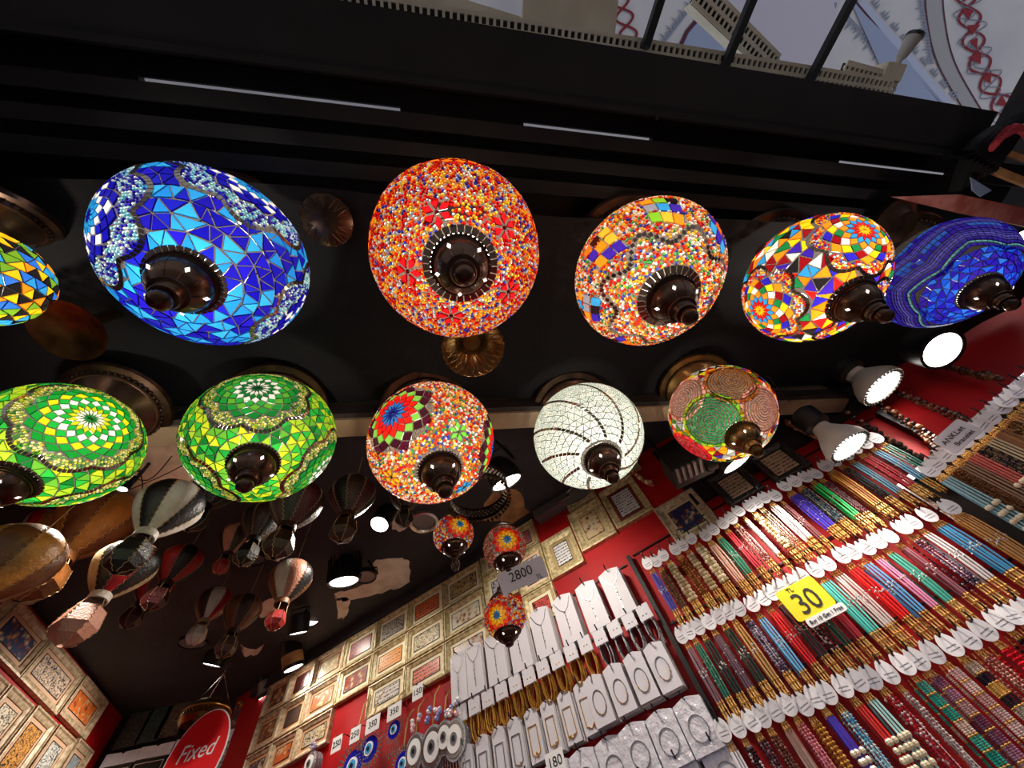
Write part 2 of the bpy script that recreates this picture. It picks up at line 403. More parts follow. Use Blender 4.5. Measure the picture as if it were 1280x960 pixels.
paint('leaf_fringe', fringe((1060, 20), (1165, 135), 9, 14, 1) + fringe((1085, 0), (1195, 128), 9, 9, -1) + fringe((945, 6), (1045, 4), 8, 10, 1) + fringe((1150, -10), (1166, 80), 7, 10, 1) + fringe((830, 55), (868, 5), 5, 11, -1), '8f97ac', .010)

# steelwork on top of the beam, outside
def slotted_bar(name, p0, p1, width, label, slots, rows=2, th=.006):
    p0, p1 = Vector(p0), Vector(p1); L = (p1 - p0).length; ang = math.atan2(p1.y - p0.y, p1.x - p0.x)
    t = thing(name, label, 'steel bar', tuple((p0 + p1) / 2), ang)
    mb = MB(); cells = slots; cw = L / cells
    edge = width * .16; hw = (width - edge * (rows + 1)) / rows
    # plate with real slots: long strips between rows and bridges between slots
    for r in range(rows + 1): mb.box((0, -width / 2 + edge / 2 + r * (edge + hw), 0), (L, edge, th))
    for r in range(rows):
        for i in range(cells + 1): mb.box((-L / 2 + i * cw, -width / 2 + edge + r * (edge + hw) + hw / 2, 0), (cw * .38, hw, th))
    mb.build('slotted_plate', M['slotted'], t)
    mb = MB(); mb.box((0, width / 2, .02), (L, th, .04)); mb.build('upright_flange', M['slotted'], t)
    mb = MB(); mb.box((0, 0, .012), (L, width * .9, .003)); mb.build('backing_strip', M['dkwood'], t)
    return t
slotted_bar('slotted_channel', at_h(375, -2, 1.16), at_h(1112, 112, 1.16), .05, 'long cream slotted steel channel lying on top of the black awning beam', 96)
slotted_bar('slotted_channel', at_h(872, -12, 1.5), at_h(968, 82, 1.5), .07, 'cream slotted steel channel crossing the painted vault diagonally', 20)
slotted_bar('slotted_channel', at_h(1052, 95, 1.20), at_h(1118, 112, 1.20), .075, 'short wide slotted channel end beside the white tube floodlight', 12, 3)
for k, (u0, v0, u1, v1, lab) in enumerate([(829, -12, 806, 60, 'leftmost of three black square steel bars crossing the painted vault'), (945, -12, 903, 90, 'middle of three black square steel bars crossing the painted vault'), (1071, -12, 1008, 108, 'rightmost of three black square steel bars crossing the painted vault')]):
    a = at_h(u0, v0, 1.14); b = at_h(u1, v1, 1.14); d = (a - b); a = b + d * 2.2
    mb = MB(); mb.tube([tuple(a), tuple(b)], .0135, 4); o = mb.build('steel_bar', M['beam']); tag(o, lab, 'steel bar', 'black bars over the awning')
mb = MB(); a = at_h(652, 45, 1.22); b = at_h(768, 52, 1.22); c = at_h(775, -20, 1.22); d = at_h(655, -20, 1.22)
mb.add([tuple(p) for p in (a, b, c, d)] + [(p[0], p[1], p[2] + .02) for p in (a, b, c, d)], [(0, 1, 2, 3), (7, 6, 5, 4), (0, 4, 5, 1), (1, 5, 6, 2), (2, 6, 7, 3), (3, 7, 4, 0)])
tag(mb.build('plywood_board', M['slotted']), 'plain cream board standing on the awning beam left of the black bars', 'board')
mb = MB(); a = at_h(372, 0, 1.24); b = at_h(655, 38, 1.24); c = at_h(655, 22, 1.24); d = at_h(520, -20, 1.24)
mb.add([tuple(p) for p in (a, b, c, d)] + [(p[0], p[1], p[2] + .02) for p in (a, b, c, d)], [(0, 1, 2, 3), (7, 6, 5, 4), (0, 4, 5, 1), (1, 5, 6, 2), (2, 6, 7, 3), (3, 7, 4, 0)])
tag(mb.build('long_board', M['slotted']), 'long thin cream board lying behind the slotted channel at top left', 'board')
t = thing('tube_floodlight', 'small white tube floodlight on the beam end below the painted arch', 'floodlight', at_h(1125, 72, 1.215))
pa, pb = [Vector(at_h(u, v, 1.215)) - t.location for u, v in ((1116, 88), (1142, 47))]
mb = MB(); mb.tube([pa, pa.lerp(pb, .35), pa.lerp(pb, .4), pb], [.007, .009, .014, .022], 12); mb.build('barrel', M['lampwhite'], t, True)
mb = MB(); mb.tube([pb, pb + (pb - pa).normalized() * .008], [.024, .024], 12); mb.build('lens_rim', M['black'], t, True)
mb = MB(); q = Vector(at_h(1108, 92, 1.215)) - t.location; mb.box(q, (.07, .04, .05)); mb.build('junction_box', M['slotted'], t)

# ------------------------------------------------------------------ mosaic lamps
def rot_to(m):                       # frame whose z is m
    m = Vector(m).normalized(); a = Vector((0, 0, 1)) if abs(m.z) < .95 else Vector((1, 0, 0))
    x = a.cross(m).normalized(); y = m.cross(x); return x, y, m
def sph(fr, rho, phi):
    x, y, m = fr; return (x * math.cos(phi) + y * math.sin(phi)) * math.sin(rho) + m * math.cos(rho)
DOWN = rot_to((0, 0, -1))
def pol(th, ph): return sph(DOWN, th, ph)     # th measured from the bottom pole

class Lamp:
    def __init__(self, c, a, b):
        self.c = np.array(c, float); self.a = float(a); self.b = float(b); self.R = np.eye(3); self.tiles = []; self.beads = []; self.taken = []
    def dir_px(self, u, v):          # unit-sphere direction of the globe point seen at a pixel
        o = self.R.T @ (np.array([0, 0, CAM_Z]) - self.c); d = self.R.T @ ray(u, v); k = np.array([1 / self.a, 1 / self.a, 1 / self.b])
        o, d = o * k, d * k; A = d @ d; B = o @ d; C = o @ o - 1; D = B * B - A * C
        t = (-B - math.sqrt(D)) / A if D > 0 else -B / A
        p = o + d * t; return Vector(p / np.linalg.norm(p))
    def aim(self, u, v):             # tip the lamp so that its bottom cap is seen at pixel (u, v)
        r = ray(u, v); c = self.c - np.array([0, 0, CAM_Z]); rad = self.b * 1.0; A = r @ r; B = r @ c; C = c @ c - rad * rad; D = max(0, B * B - A * C)
        d = r * ((B - math.sqrt(D)) / A) - c; z = -d / np.linalg.norm(d); x = np.array([1.0, 0, 0]) - z[0] * z; x /= np.linalg.norm(x); self.R = np.array([x, np.cross(z, x), z]).T
        return Matrix(self.R.tolist()).to_euler()
    def pos(self, n, lift=0.0):
        N = Vector((n[0] / self.a, n[1] / self.a, n[2] / self.b)).normalized()
        return Vector((n[0] * self.a, n[1] * self.a, n[2] * self.b)) + N * lift
    def free(self, n):
        for T in self.taken:
            m, cr = T[0], T[1]
            d = n.dot(m)
            if d > cr:
                if len(T) == 2: return False
                if math.acos(min(1, d)) < T[3](math.atan2(n.dot(T[2][1]), n.dot(T[2][0]))): return False
        return True
    def tile(self, dirs, col, shrink=.9, kind='tile', lift=.0022):
        c = sum(dirs, Vector()) / len(dirs); P = [c + (d - c) * shrink for d in dirs]; P = [p.normalized() for p in P]
        self.tiles.append((P, col, kind, lift))
    # ---- patterns
    def star(self, m, rings, n, r0, dr, phase=0.0, centre=None):
        fr = rot_to(m)
        for k, col in enumerate(rings):
            a = r0 + dr * (k - 1); b = r0 + dr * k; c = r0 + dr * (k + 1); off = (k % 2) * .5
            for i in range(n):
                f0 = 2 * math.pi * (i + off) / n + phase; h = math.pi / n
                cc = col[i % len(col)] if isinstance(col, list) else col
                if cc is None: continue
                if k == 0: P = [m.copy(), sph(fr, b, f0 - h), sph(fr, c, f0), sph(fr, b, f0 + h)]
                else: P = [sph(fr, a, f0), sph(fr, b, f0 - h), sph(fr, c, f0), sph(fr, b, f0 + h)]
                self.tile(P, cc, .88)
    def lobes(self, m, n, rc, rl, pal, phase=0.0, mirror=True, bead=.0029, pm=14):
        fr = rot_to(m)
        for i in range(n):
            ph = 2 * math.pi * i / n + phase; c = sph(fr, rc, ph)
            fc = rot_to(c); out = fr
            N = int((rl * self.a / bead) ** 2 * .8)
            for k in range(N):
                r = rl * math.sqrt((k + .5) / N); f = k * 2.39996
                self.bead(sph(fc, r, f), random.choice(pal), bead)
            if mirror:
                for k in range(pm):
                    f = 2 * math.pi * k / pm; d0 = sph(fc, rl * 1.18, f)
                    if d0.dot(m) < math.cos(rc * 1.02) and all(d0.dot(sph(fr, rc, 2 * math.pi * (i + q) / n + phase)) < math.cos(rl * 1.1) for q in (-1, 1)):
                        e = rl * .19; h = math.pi / pm
                        self.tile([sph(fc, rl * 1.18 - e, f - h), sph(fc, rl * 1.18 + e, f - h * .95), sph(fc, rl * 1.18 + e, f + h * .95), sph(fc, rl * 1.18 - e, f + h)], random.choice([(.42, .38, .33, 1), (.55, .5, .44, 1), (.3, .26, .22, 1)]), .84, 'mirror_tile', .0028)
    def medallion(self, m, rings, n, r0, dr, r1, A, nl, pal, step=.0058, sq=.062):
        """star of diamonds, scalloped bead border, outer line of mirror squares"""
        self.star(m, rings, n, r0, dr); fr = rot_to(m); K = len(rings); off = ((K - 1) % 2) * .5
        edge = lambda f: r0 + dr * (K - 1) + dr * (2 * abs(((f * n / (2 * math.pi) - off) % 1) - .5))
        outer = lambda f: r1 + A * abs(math.sin(nl * f / 2))
        st = step / self.a; rho = r0 + dr * (K - 1); j = 0
        while rho < r1 + A:
            nb = int(2 * math.pi * math.sin(rho) / st)
            for i in range(nb):
                f = 2 * math.pi * (i + .5 * (j % 2)) / nb
                if edge(f) + st * .55 < rho < outer(f) - sq * .55: self.bead(sph(fr, rho + random.uniform(-.15, .15) * st, f + random.uniform(-.15, .15) * st / math.sin(rho)), random.choice(pal), step * .5)
            rho += st * .92; j += 1
        f = 0.0
        while f < 2 * math.pi:
            df = sq / math.sin(outer(f)) * .8; g = f + df; a, b = outer(f), outer(g); L_ = math.hypot((b - a), sq); e = sq * .5
            self.tile([sph(fr, a - e, f), sph(fr, a + e, f), sph(fr, b + e, g), sph(fr, b - e, g)], random.choice([(.42, .38, .33, 1), (.55, .5, .44, 1), (.3, .26, .22, 1)]), .84, 'mirror_tile', .0036); f = g
        self.taken.append((m, math.cos(r1 + A + .08), fr, lambda f: outer(f) - .015))
    def bead(self, n, col, r): self.beads.append((n, col, r))
    def ring(self, th, n, wd, cols, kind='mirror_tile', m=None, phase=0):
        fr = DOWN if m is None else rot_to(m); h = math.pi / n
        for i in range(n):
            f = 2 * math.pi * i / n + phase
            self.tile([sph(fr, th - wd, f - h), sph(fr, th + wd, f - h), sph(fr, th + wd, f + h), sph(fr, th - wd, f + h)], random.choice(cols), .84, kind, .0026)
    def triangles(self, th0, th1, rows, size, pal, jit=.25, shrink=.88):
        dth = (th1 - th0) / rows; J = {}
        def vert(r, i, n, off):
            key = (r, i % n)
            if key not in J:
                th = th0 + r * dth + (0 if r in (0, rows) else random.uniform(-jit, jit) * dth); J[key] = pol(th, 2 * math.pi * ((i % n) + off + random.uniform(-jit, jit) * .8) / n)
            return J[key]
        ns = []
        for r in range(rows + 1):
            ns.append(max(6, round(2 * math.pi * math.sin(max(.12, th0 + r * dth)) / size)))
        for r in range(rows):
            # own vertex row pair with equal counts keeps the strip regular
            n = round((ns[r] + ns[r + 1]) / 2); up_ = [pol(th0 + r * dth, 2 * math.pi * (i + random.uniform(-jit, jit) * .9) / n) for i in range(n)]
            lo = [pol(th0 + (r + 1) * dth, 2 * math.pi * (i + .5 + random.uniform(-jit, jit) * .9) / n) for i in range(n)]
            for i in range(n):
                for P in ([up_[i], up_[(i + 1) % n], lo[i]], [lo[i], up_[(i + 1) % n], lo[(i + 1) % n]]):
                    c = (P[0] + P[1] + P[2]).normalized()
                    if self.free(c): self.tile(P, random.choice(pal), shrink)
    def fill_beads(self, th0, th1, spacing, pal, r=None, keep=None):
        A = 4 * math.pi * self.a * self.a * .85; N = int(A / (spacing ** 2 * .9)); g = math.pi * (3 - math.sqrt(5))
        for i in range(N):
            z = -1 + 2 * (i + .5) / N; th = math.acos(-z)
            if th < th0 or th > th1: continue
            th += random.uniform(-.4, .4) * spacing / self.a; n = pol(th, i * g + random.uniform(-.4, .4) * spacing / self.a / max(.2, math.sin(th)))
            if self.free(n) and (keep is None or keep(n)): self.bead(n, random.choice(pal), (r or spacing * .46))
    def flower(self, m, n, r, col, centre, phase=0):
        fr = rot_to(m); h = math.pi / n
        for i in range(n):
            f = 2 * math.pi * i / n + phase
            self.tile([sph(fr, r * .12, f), sph(fr, r * .6, f - h * .8), sph(fr, r, f), sph(fr, r * .6, f + h * .8)], col, .9, 'petal', .003)
        self.tile([sph(fr, r * .12, k * math.pi / 3) for k in range(6)], centre, .95, 'petal', .004)

def build_tile(lamp, P, col, kind, lift, parent):
    n = len(P); V = [lamp.pos(p, lift) for p in P] + [lamp.pos(p, -.0004) for p in P]
    me = bpy.data.meshes.new(kind); me.from_pydata([tuple(v) for v in V], [], [tuple(range(n))] + [(i, i + n, (i + 1) % n + n, (i + 1) % n) for i in range(n)])
    me.materials.append(M['mirror'] if kind == 'mirror_tile' else M['tile'])
    o = bpy.data.objects.new(kind, me); COL.objects.link(o); o.parent = parent; o.color = col; return o

def project(p):
    c = RM.T @ (np.array(p) - np.array([0, 0, CAM_Z])); return np.array([640 + F_PX * c[0] / -c[2], 480 - F_PX * c[1] / -c[2]])

def finish(lamp, root, grout, th_min_px=6.5, cap=300):
    """tiles that show largest become parts of their own, the rest are joined"""
    camv = Vector(lamp.R.T @ (np.array([0, 0, CAM_Z]) - lamp.c)); scored = []; rest = []
    for T in lamp.tiles:
        P = T[0]; ctr = sum(P, Vector()) / len(P); p = lamp.pos(ctr.normalized()); N = Vector((ctr[0] / lamp.a, ctr[1] / lamp.a, ctr[2] / lamp.b)).normalized()
        vis = N.dot((camv - p).normalized())
        q = [project(lamp.R @ np.array(lamp.pos(x)) + lamp.c) for x in P]
        ar = abs(sum(q[i][0] * q[(i + 1) % len(q)][1] - q[(i + 1) % len(q)][0] * q[i][1] for i in range(len(q)))) / 2
        inside = any(-5 < x[0] < 1285 and -5 < x[1] < 965 for x in q)
        if vis > .05 and inside and ar > th_min_px ** 2 * .5: scored.append((ar, T))
        else: rest.append(T)
    scored.sort(key=lambda s: -s[0])
    for ar, (P, col, kind, lift) in scored[:cap]: build_tile(lamp, P, col, kind, lift, root)
    rest += [T for _, T in scored[cap:]]
    for want, m, nm in ((False, M['bead'], 'small_tiles'), (True, M['mirror'], 'small_mirror_tiles')):
        mb = MB()
        for P, col, kind, lift in rest:
            if (kind == 'mirror_tile') != want: continue
            n = len(P); V = [lamp.pos(p, lift) for p in P] + [lamp.pos(p, -.0004) for p in P]
            mb.add(V, [tuple(range(n))] + [(i, i + n, (i + 1) % n + n, (i + 1) % n) for i in range(n)], col)
        if mb.v: mb.build(nm, m, root, kind='stuff')
    if lamp.beads:
        n6 = 6; K = len(lamp.beads); V = np.zeros((K, 12, 3)); C = np.zeros((K, 12, 4)); N = np.array([b[0] for b in lamp.beads]); R = np.array([b[2] for b in lamp.beads]); CC = np.array([b[1] for b in lamp.beads])
        pos = N * np.array([lamp.a, lamp.a, lamp.b]); nr = N / np.array([lamp.a, lamp.a, lamp.b]); nr /= np.linalg.norm(nr, axis=1)[:, None]
        ref = np.where(np.abs(nr[:, 2:3]) < .9, np.array([[0, 0, 1.]]), np.array([[1., 0, 0]])); u = np.cross(nr, ref); u /= np.linalg.norm(u, axis=1)[:, None]; w_ = np.cross(nr, u)
        for k in range(6):
            q = 2 * math.pi * k / 6; dr = math.cos(q) * u + math.sin(q) * w_
            V[:, k] = pos + dr * R[:, None]; V[:, 6 + k] = pos + dr * R[:, None] * .55 + nr * R[:, None] * .9
        C[:] = CC[:, None, :]
        base = (np.arange(K) * 12)[:, None]
        quads = [np.concatenate([base + k, base + (k + 1) % 6, base + 6 + (k + 1) % 6, base + 6 + k], 1) for k in range(6)]
        faces = np.concatenate([q.tolist() for q in quads]).tolist() + (base + np.arange(6, 12)[None, :]).tolist()
        me = bpy.data.meshes.new('beads'); me.from_pydata(V.reshape(-1, 3).tolist(), [], faces); me.update()
        at = me.color_attributes.new('Col', 'FLOAT_COLOR', 'POINT'); at.data.foreach_set('color', C.astype(np.float32).ravel()); me.materials.append(M['bead'])
        obj('beads', me, root, kind='stuff')
    prof = [(lamp.a * math.sin(math.pi * i / 24) + 1e-5, -lamp.b * math.cos(math.pi * i / 24)) for i in range(25)]
    MB().lathe(prof, 48).build('glass_globe', M[grout], root, True)

def fittings(lamp, root, D, plate=True, ceil_h=ROOF_H, metal='bronze', s=1.0, power=None, cap_r=.145):
    a, b = lamp.a, lamp.b; rc = cap_r * D; zb = -b * math.sqrt(max(0, 1 - (rc / a) ** 2)); m = M[metal]
    prof = [(rc * q_, zb - w_ * D) for q_, w_ in ((.9, -.01), (1.04, 0), (1.06, .033), (1.0, .036), (1.0, .05), (.95, .055), (.93, .085), (.85, .115), (.70, .145), (.52, .165), (.50, .168), (.56, .172), (.56, .185), (.44, .19), (.40, .21), (.44, .222), (.40, .236), (.27, .24), (.25, .262), (.33, .268), (.33, .285), (.26, .30), (.14, .312), (.001, .316))]
    cp = MB().lathe(prof, 32).build('bottom_cap', m, root, True)
    mb = MB(); nb = 40
    for k in range(nb):
        q = 2 * math.pi * k / nb; mb.octa((rc * 1.07 * math.cos(q), rc * 1.07 * math.sin(q), zb - .014 * D), rc * .075, None, (1, 1, 1.3))
    mb.build('beaded_rim', m, cp)
    for k in range(5):
        q = 2 * math.pi * k / 5 + .4; u = Vector((math.cos(q), math.sin(q), 0)); t_ = Vector((-math.sin(q), math.cos(q), 0))
        p0 = u * rc * .90 + Vector((0, 0, zb - .09 * D)); nn = (u * .6 + Vector((0, 0, -.8))).normalized(); w_ = t_.cross(nn).normalized(); e = rc * .11; p0 = u * rc * .84 + Vector((0, 0, zb - .118 * D)) + nn * .0022
        MB().add([p0 + t_ * e * .7, p0 + w_ * e, p0 - t_ * e * .7, p0 - w_ * e], [(0, 1, 2, 3)]).build('pierced_hole', M['hole'], cp)
        p1 = u * rc * .97; pr = [u * rc * f0 + Vector((0, 0, zb - z0 * D)) for f0, z0 in ((.96, .056), (.89, .091), (.71, .136))]
    mb = MB()
    for k in range(10):
        q = 2 * math.pi * (k + .5) / 10; u = Vector((math.cos(q), math.sin(q), 0)); mb.tube([u * rc * f0 + Vector((0, 0, zb - z0 * D)) for f0, z0 in ((.955, .056), (.93, .085), (.85, .115), (.70, .145), (.53, .164))], rc * .022, 4)
    mb.build('ribs', m, cp)
    if plate:
        top = b * 1.0 + .21 * D; R_ = .44 * D; zt = b * .93
        prof = [(.0004, top - .001), (R_ * .98, top - .001), (R_, top - .006), (R_ * .97, top - .014), (R_ * .84, top - .018), (R_ * .82, top - .026), (R_ * .79, top - .028), (R_ * .76, (top + zt) / 2 + .006), (R_ * .6, zt + .02), (R_ * .5, zt + .004), (R_ * .44, zt - .006)]
        pl = MB().lathe(prof, 40).build('ceiling_plate', m, root, True)
        mb = MB()
        for k in range(48):
            q = 2 * math.pi * k / 48; mb.octa((R_ * .83 * math.cos(q), R_ * .83 * math.sin(q), top - .021), R_ * .035, None, (1, 1, 1.2))
        mb.build('beaded_rim', m, pl)
    if power:
        l = bpy.data.lights.new('bulb', 'POINT'); l.energy = power; l.shadow_soft_size = .02; l.color = (1, .90, .76)
        o = obj('bulb', l, root, (0, 0, -b * .22))

def G(*cs): return [hx(c) for c in cs]
PAL_BLUE = G('1a1fb0', '1c16a0', '2018b8', '1f7fd0', '2f9fe0', '1512a0', '2a90d8')
PAL_BLUEB = G('bfe6ea', '3a2ab0', 'a8d8e8', '5046c0', '7fd0e0', 'e8f4f4', '2a22a0')
PAL_HOT = G('e8401c', 'f08a1c', 'f6c52c', 'd81c1c', 'e8e0d8', 'b8d0e8', '3a3ab0', 'f6a030', 'e02818', 'c01818', 'f0d050')
PAL_MIX = G('e8401c', 'f08a1c', 'f6c52c', 'ffffff', 'f0e8d8', 'd8201c', '3848b0', 'f6b040', '4aa050', 'ece0cc', 'd83a1c')
PAL_MULTI = G('f08a1c', '2a22b0', 'f0c81c', '8a1018', 'e8e2d8', '1a7a40', '2f8fd0', 'd81c1c', 'f07a10', '3a20a0', '201c20')
PAL_GRN = G('1c8a34', '2aa83c', '8fb828', 'b8c828', '136a28', '5aa030', 'a0c030')
PAL_GRNB = G('c8cc60', '8fb040', 'dcd890', '3a7a38', 'e8e4a0', '60904a', 'c0b840')
MIRC = [(.42, .38, .33, 1), (.55, .5, .44, 1), (.3, .26, .22, 1)]

def new_lamp(u, v, px, label, h=.84, asp=.74, cap=None, group='large mosaic globe lamps under the awning'):
    c = at_h(u, v, h); z = float(h / ray(u, v)[2]); D = px * z / F_PX
    L = Lamp(c, D / 2, D / 2 * asp); e = L.aim(*cap) if cap else (0, 0, 0)
    root = thing('mosaic_lamp', label, 'lamp', tuple(c), 0, group, tuple(e)); return L, root, D

# blue
L, root, D = new_lamp(264, 328, 214, 'big blue and white mosaic globe lamp at the left of the upper row', cap=(230, 353))
for (u, v) in ((316, 237), (112, 270), (368, 396)):
    m = L.dir_px(u, v)
    L.medallion(m, [hx('1c16a0'), hx('2f9fe0'), hx('2a90d8'), hx('f0eee8'), hx('1a1fb0'), [hx('f0eee8'), hx('1c16a0')], hx('1512a0')], 12, .05, .058, .60, .14, 7, PAL_BLUEB)
L.triangles(.34, 2.3, 12, .17, PAL_BLUE, .32)
L.ring(.32, 34, .045, G('c9c0b0', 'e8e0d0', 'a89a88'))
finish(L, root, 'grout'); fittings(L, root, D, power=LAMP_W * .8)

# orange red beads
L, root, D = new_lamp(571, 319, 205, 'round red and orange beaded mosaic lamp with dark red flowers round its cap', cap=(576, 332))
for (u, v) in [(546, 266), (630, 285), (635, 364), (564, 394), (510, 339)]:
    m = L.dir_px(u, v); L.taken.append((m, math.cos(.13))); L.flower(m, 6, .19, hx('c0141c'), hx('50080c'), .3)
for k in range(5):
    q = .9 + k * 2 * math.pi / 5; m = Vector((math.cos(q), math.sin(q), .02)).normalized(); L.taken.append((m, math.cos(.36)))
    L.star(m, [hx('c8141c'), hx('f0a020'), hx('8a0c14'), hx('f07a1c'), hx('b01418')], 12, .06, .075)
L.ring(.36, 30, .05, G('d0c8c0', 'e8e4e0', '8a8078')); L.fill_beads(.40, 3.05, .0062, PAL_HOT, .0035)
finish(L, root, 'grout'); fittings(L, root, D, power=LAMP_W * .95)

# diamonds and beads
L, root, D = new_lamp(810, 346, 179, 'mosaic lamp with diamond patches above white and red beads, third in the upper row', cap=(838, 373))
def wavy(ph): return .80 + .12 * math.sin(7 * ph)
for i in range(84):
    ph = 2 * math.pi * i / 84; th = wavy(ph); h = math.pi / 84
    L.tile([pol(th - .035, ph - h), pol(th + .035, ph - h), pol(th + .035, ph + h), pol(th - .035, ph + h)], random.choice(MIRC), .82, 'mirror_tile', .0026)
pd = G('f08a1c', '3a22a0', '7ab828', '2f8fd0', '3a1410', 'f0b030', '8a8a98', 'e86a1c', '201418')
for g in range(7):
    for r in range(3):
        for cidx in range(3):
            ph = 2 * math.pi * (g + .5 * (1)) / 7 + (cidx - 1) * .15 + .22; th = 1.04 + r * .20 + (cidx - 1) * .045
            L.tile([pol(th - .115, ph - .075), pol(th - .072, ph + .072), pol(th + .115, ph + .075), pol(th + .072, ph - .072)], random.choice(pd), .92)
tl = [(sum(t[0], Vector()) / 4).normalized() for t in L.tiles]
TA = np.array([list(t) for t in tl]); KR = np.array([math.cos(.05 if t[2] == 'mirror_tile' else .098) for t in L.tiles])
L.ring(.36, 30, .055, G('8a8078', 'b0a698', '5a5048'))
L.fill_beads(.42, 3.05, .0064, PAL_MIX, .0036, keep=lambda n: bool(((TA @ np.array(n)) < KR).all()))
finish(L, root, 'grout'); fittings(L, root, D, power=LAMP_W)

# multicolour triangles
L, root, D = new_lamp(1015, 352, 156, 'multicoloured triangle mosaic lamp, fourth in the upper row beside the navy one', asp=.78, cap=(1066, 376))
for (u, v) in ((950, 388), (1080, 288), (1120, 430)):
    m = L.dir_px(u, v)
    L.medallion(m, [hx('f0c81c'), hx('d81c1c'), hx('2f8fd0'), hx('f08a1c'), [hx('1a7a40'), hx('e8e2d8')], [hx('8a1018'), hx('f0c81c')], [hx('2a22b0'), hx('f08a1c')]], 12, .06, .07, .58, .13, 7, PAL_HOT)
L.triangles(.34, 2.3, 10, .2, PAL_MULTI, .3)
L.ring(.32, 30, .045, G('c9c0b0', 'e8e0d0', 'a89a88'))
finish(L, root, 'grout'); fittings(L, root, D, power=LAMP_W)

# navy with wavy bands
L, root, D = new_lamp(1178, 345, 134, 'navy and violet mosaic lamp with wavy bands, rightmost of the upper row', cap=(1226, 365))
def wav(ph, k): return .80 + k + .10 * (abs(((ph * 5 / math.pi) % 2) - 1) * 2 - 1)
for i, (k, wd, cols) in enumerate([(.02, .03, G('2a1c90', '30249c')), (.085, .022, G('4f8a9c', '5f9aa8')), (.15, .03, G('2a1c90', '30249c')), (.215, .022, G('4a40a8')), (.265, .02, G('5a58b8')), (.315, .02, G('4a40a8')), (.365, .022, G('3c34a0')), (.45, .05, G('2a1a98', '34209c', '2a48b0')), (.55, .05, G('2a1a98', '2c5ab8')), (.64, .022, G('4a40a8')), (.69, .02, G('5a58b8')), (.74, .022, G('4a40a8')), (.82, .05, G('2a1a98', '34209c')), (.93, .05, G('2a1a98', '2c5ab8'))]):
    n = 70
    for j in range(n):
        a0, a1 = 2 * math.pi * j / n, 2 * math.pi * (j + 1) / n
        L.tile([pol(wav(a0, k) - wd, a0), pol(wav(a0, k) + wd, a0), pol(wav(a1, k) + wd, a1), pol(wav(a1, k) - wd, a1)], random.choice(cols), .88)
L.triangles(.34, .80, 4, .15, G('2418a8', '1c50d0', '2a6ad8', '30209c', '2038c0'), .3)
finish(L, root, 'groutd'); fittings(L, root, D, power=LAMP_W * .55)

# green, far left
L, root, D = new_lamp(76, 556, 158, 'green and yellow mosaic lamp with white starburst cut by the left picture edge', asp=.84, cap=(10, 603))
m0 = L.dir_px(113, 524); az = math.atan2(m0.y, m0.x)
for k in range(3):
    q = az + k * 2 * math.pi / 3; m = m0 if k == 0 else Vector((math.cos(q) * .95, math.sin(q) * .95, m0.z)).normalized()
    L.medallion(m, [hx('1c8a34'), hx('e8eee0'), hx('c8d020'), hx('1fae3c'), hx('f0f4ec'), hx('20b040'), hx('d8d820'), hx('1c9a38'), hx('178a30')], 16, .05, .068, .76, .09, 8, PAL_GRNB)
L.triangles(.34, 2.2, 12, .17, PAL_GRN, .1)
L.ring(.32, 30, .045, G('c9c0b0', 'a89a88'))
finish(L, root, 'grout'); fittings(L, root, D, power=LAMP_W * .62)

# green, second
L, root, D = new_lamp(330, 548, 162, 'green triangle mosaic lamp hanging below the blue lamp in the lower row', asp=.76, cap=(317, 580))
m0 = L.dir_px(322, 486); az = math.atan2(m0.y, m0.x)
for k in range(3):
    q = az + k * 2 * math.pi / 3; m = m0 if k == 0 else Vector((math.cos(q) * .97, math.sin(q) * .97, m0.z)).normalized()
    L.medallion(m, [hx('14602a'), hx('d8dcd0'), hx('14702a'), hx('e0e2da'), hx('2a9a3c'), hx('5aa030'), hx('1c8a34'), hx('17702c')], 14, .05, .062, .62, .10, 7, PAL_GRNB)
L.triangles(.32, 2.2, 14, .145, PAL_GRN, .06)
finish(L, root, 'grout'); fittings(L, root, D, power=LAMP_W * .62)

# beads with rosette
L, root, D = new_lamp(541, 553, 152, 'multicoloured bead lamp with a blue and red rosette in the lower row', asp=.84, cap=(550, 588))
for i, (u, v) in enumerate([(491, 517), (628, 560)]):
    m = L.dir_px(u, v); L.taken.append((m, math.cos(.60)))
    L.star(m, [hx('1c2a8a'), hx('2a6ab8'), hx('d01c1c'), hx('e02418'), hx('7ab84a'), hx('3a1420'), [hx('4a1428'), None]], 14, .07, .085)
for (u, v, c) in [(573, 540, '6ac040'), (490, 596, 'f0a020'), (580, 608, '2a8ac8')]:
    m = L.dir_px(u, v); L.taken.append((m, math.cos(.13))); L.flower(m, 6, .17, hx(c), hx('3a5a20'))
L.fill_beads(.36, 3.05, .0066, PAL_MIX, .0037)
finish(L, root, 'grout'); fittings(L, root, D, power=LAMP_W * .8)

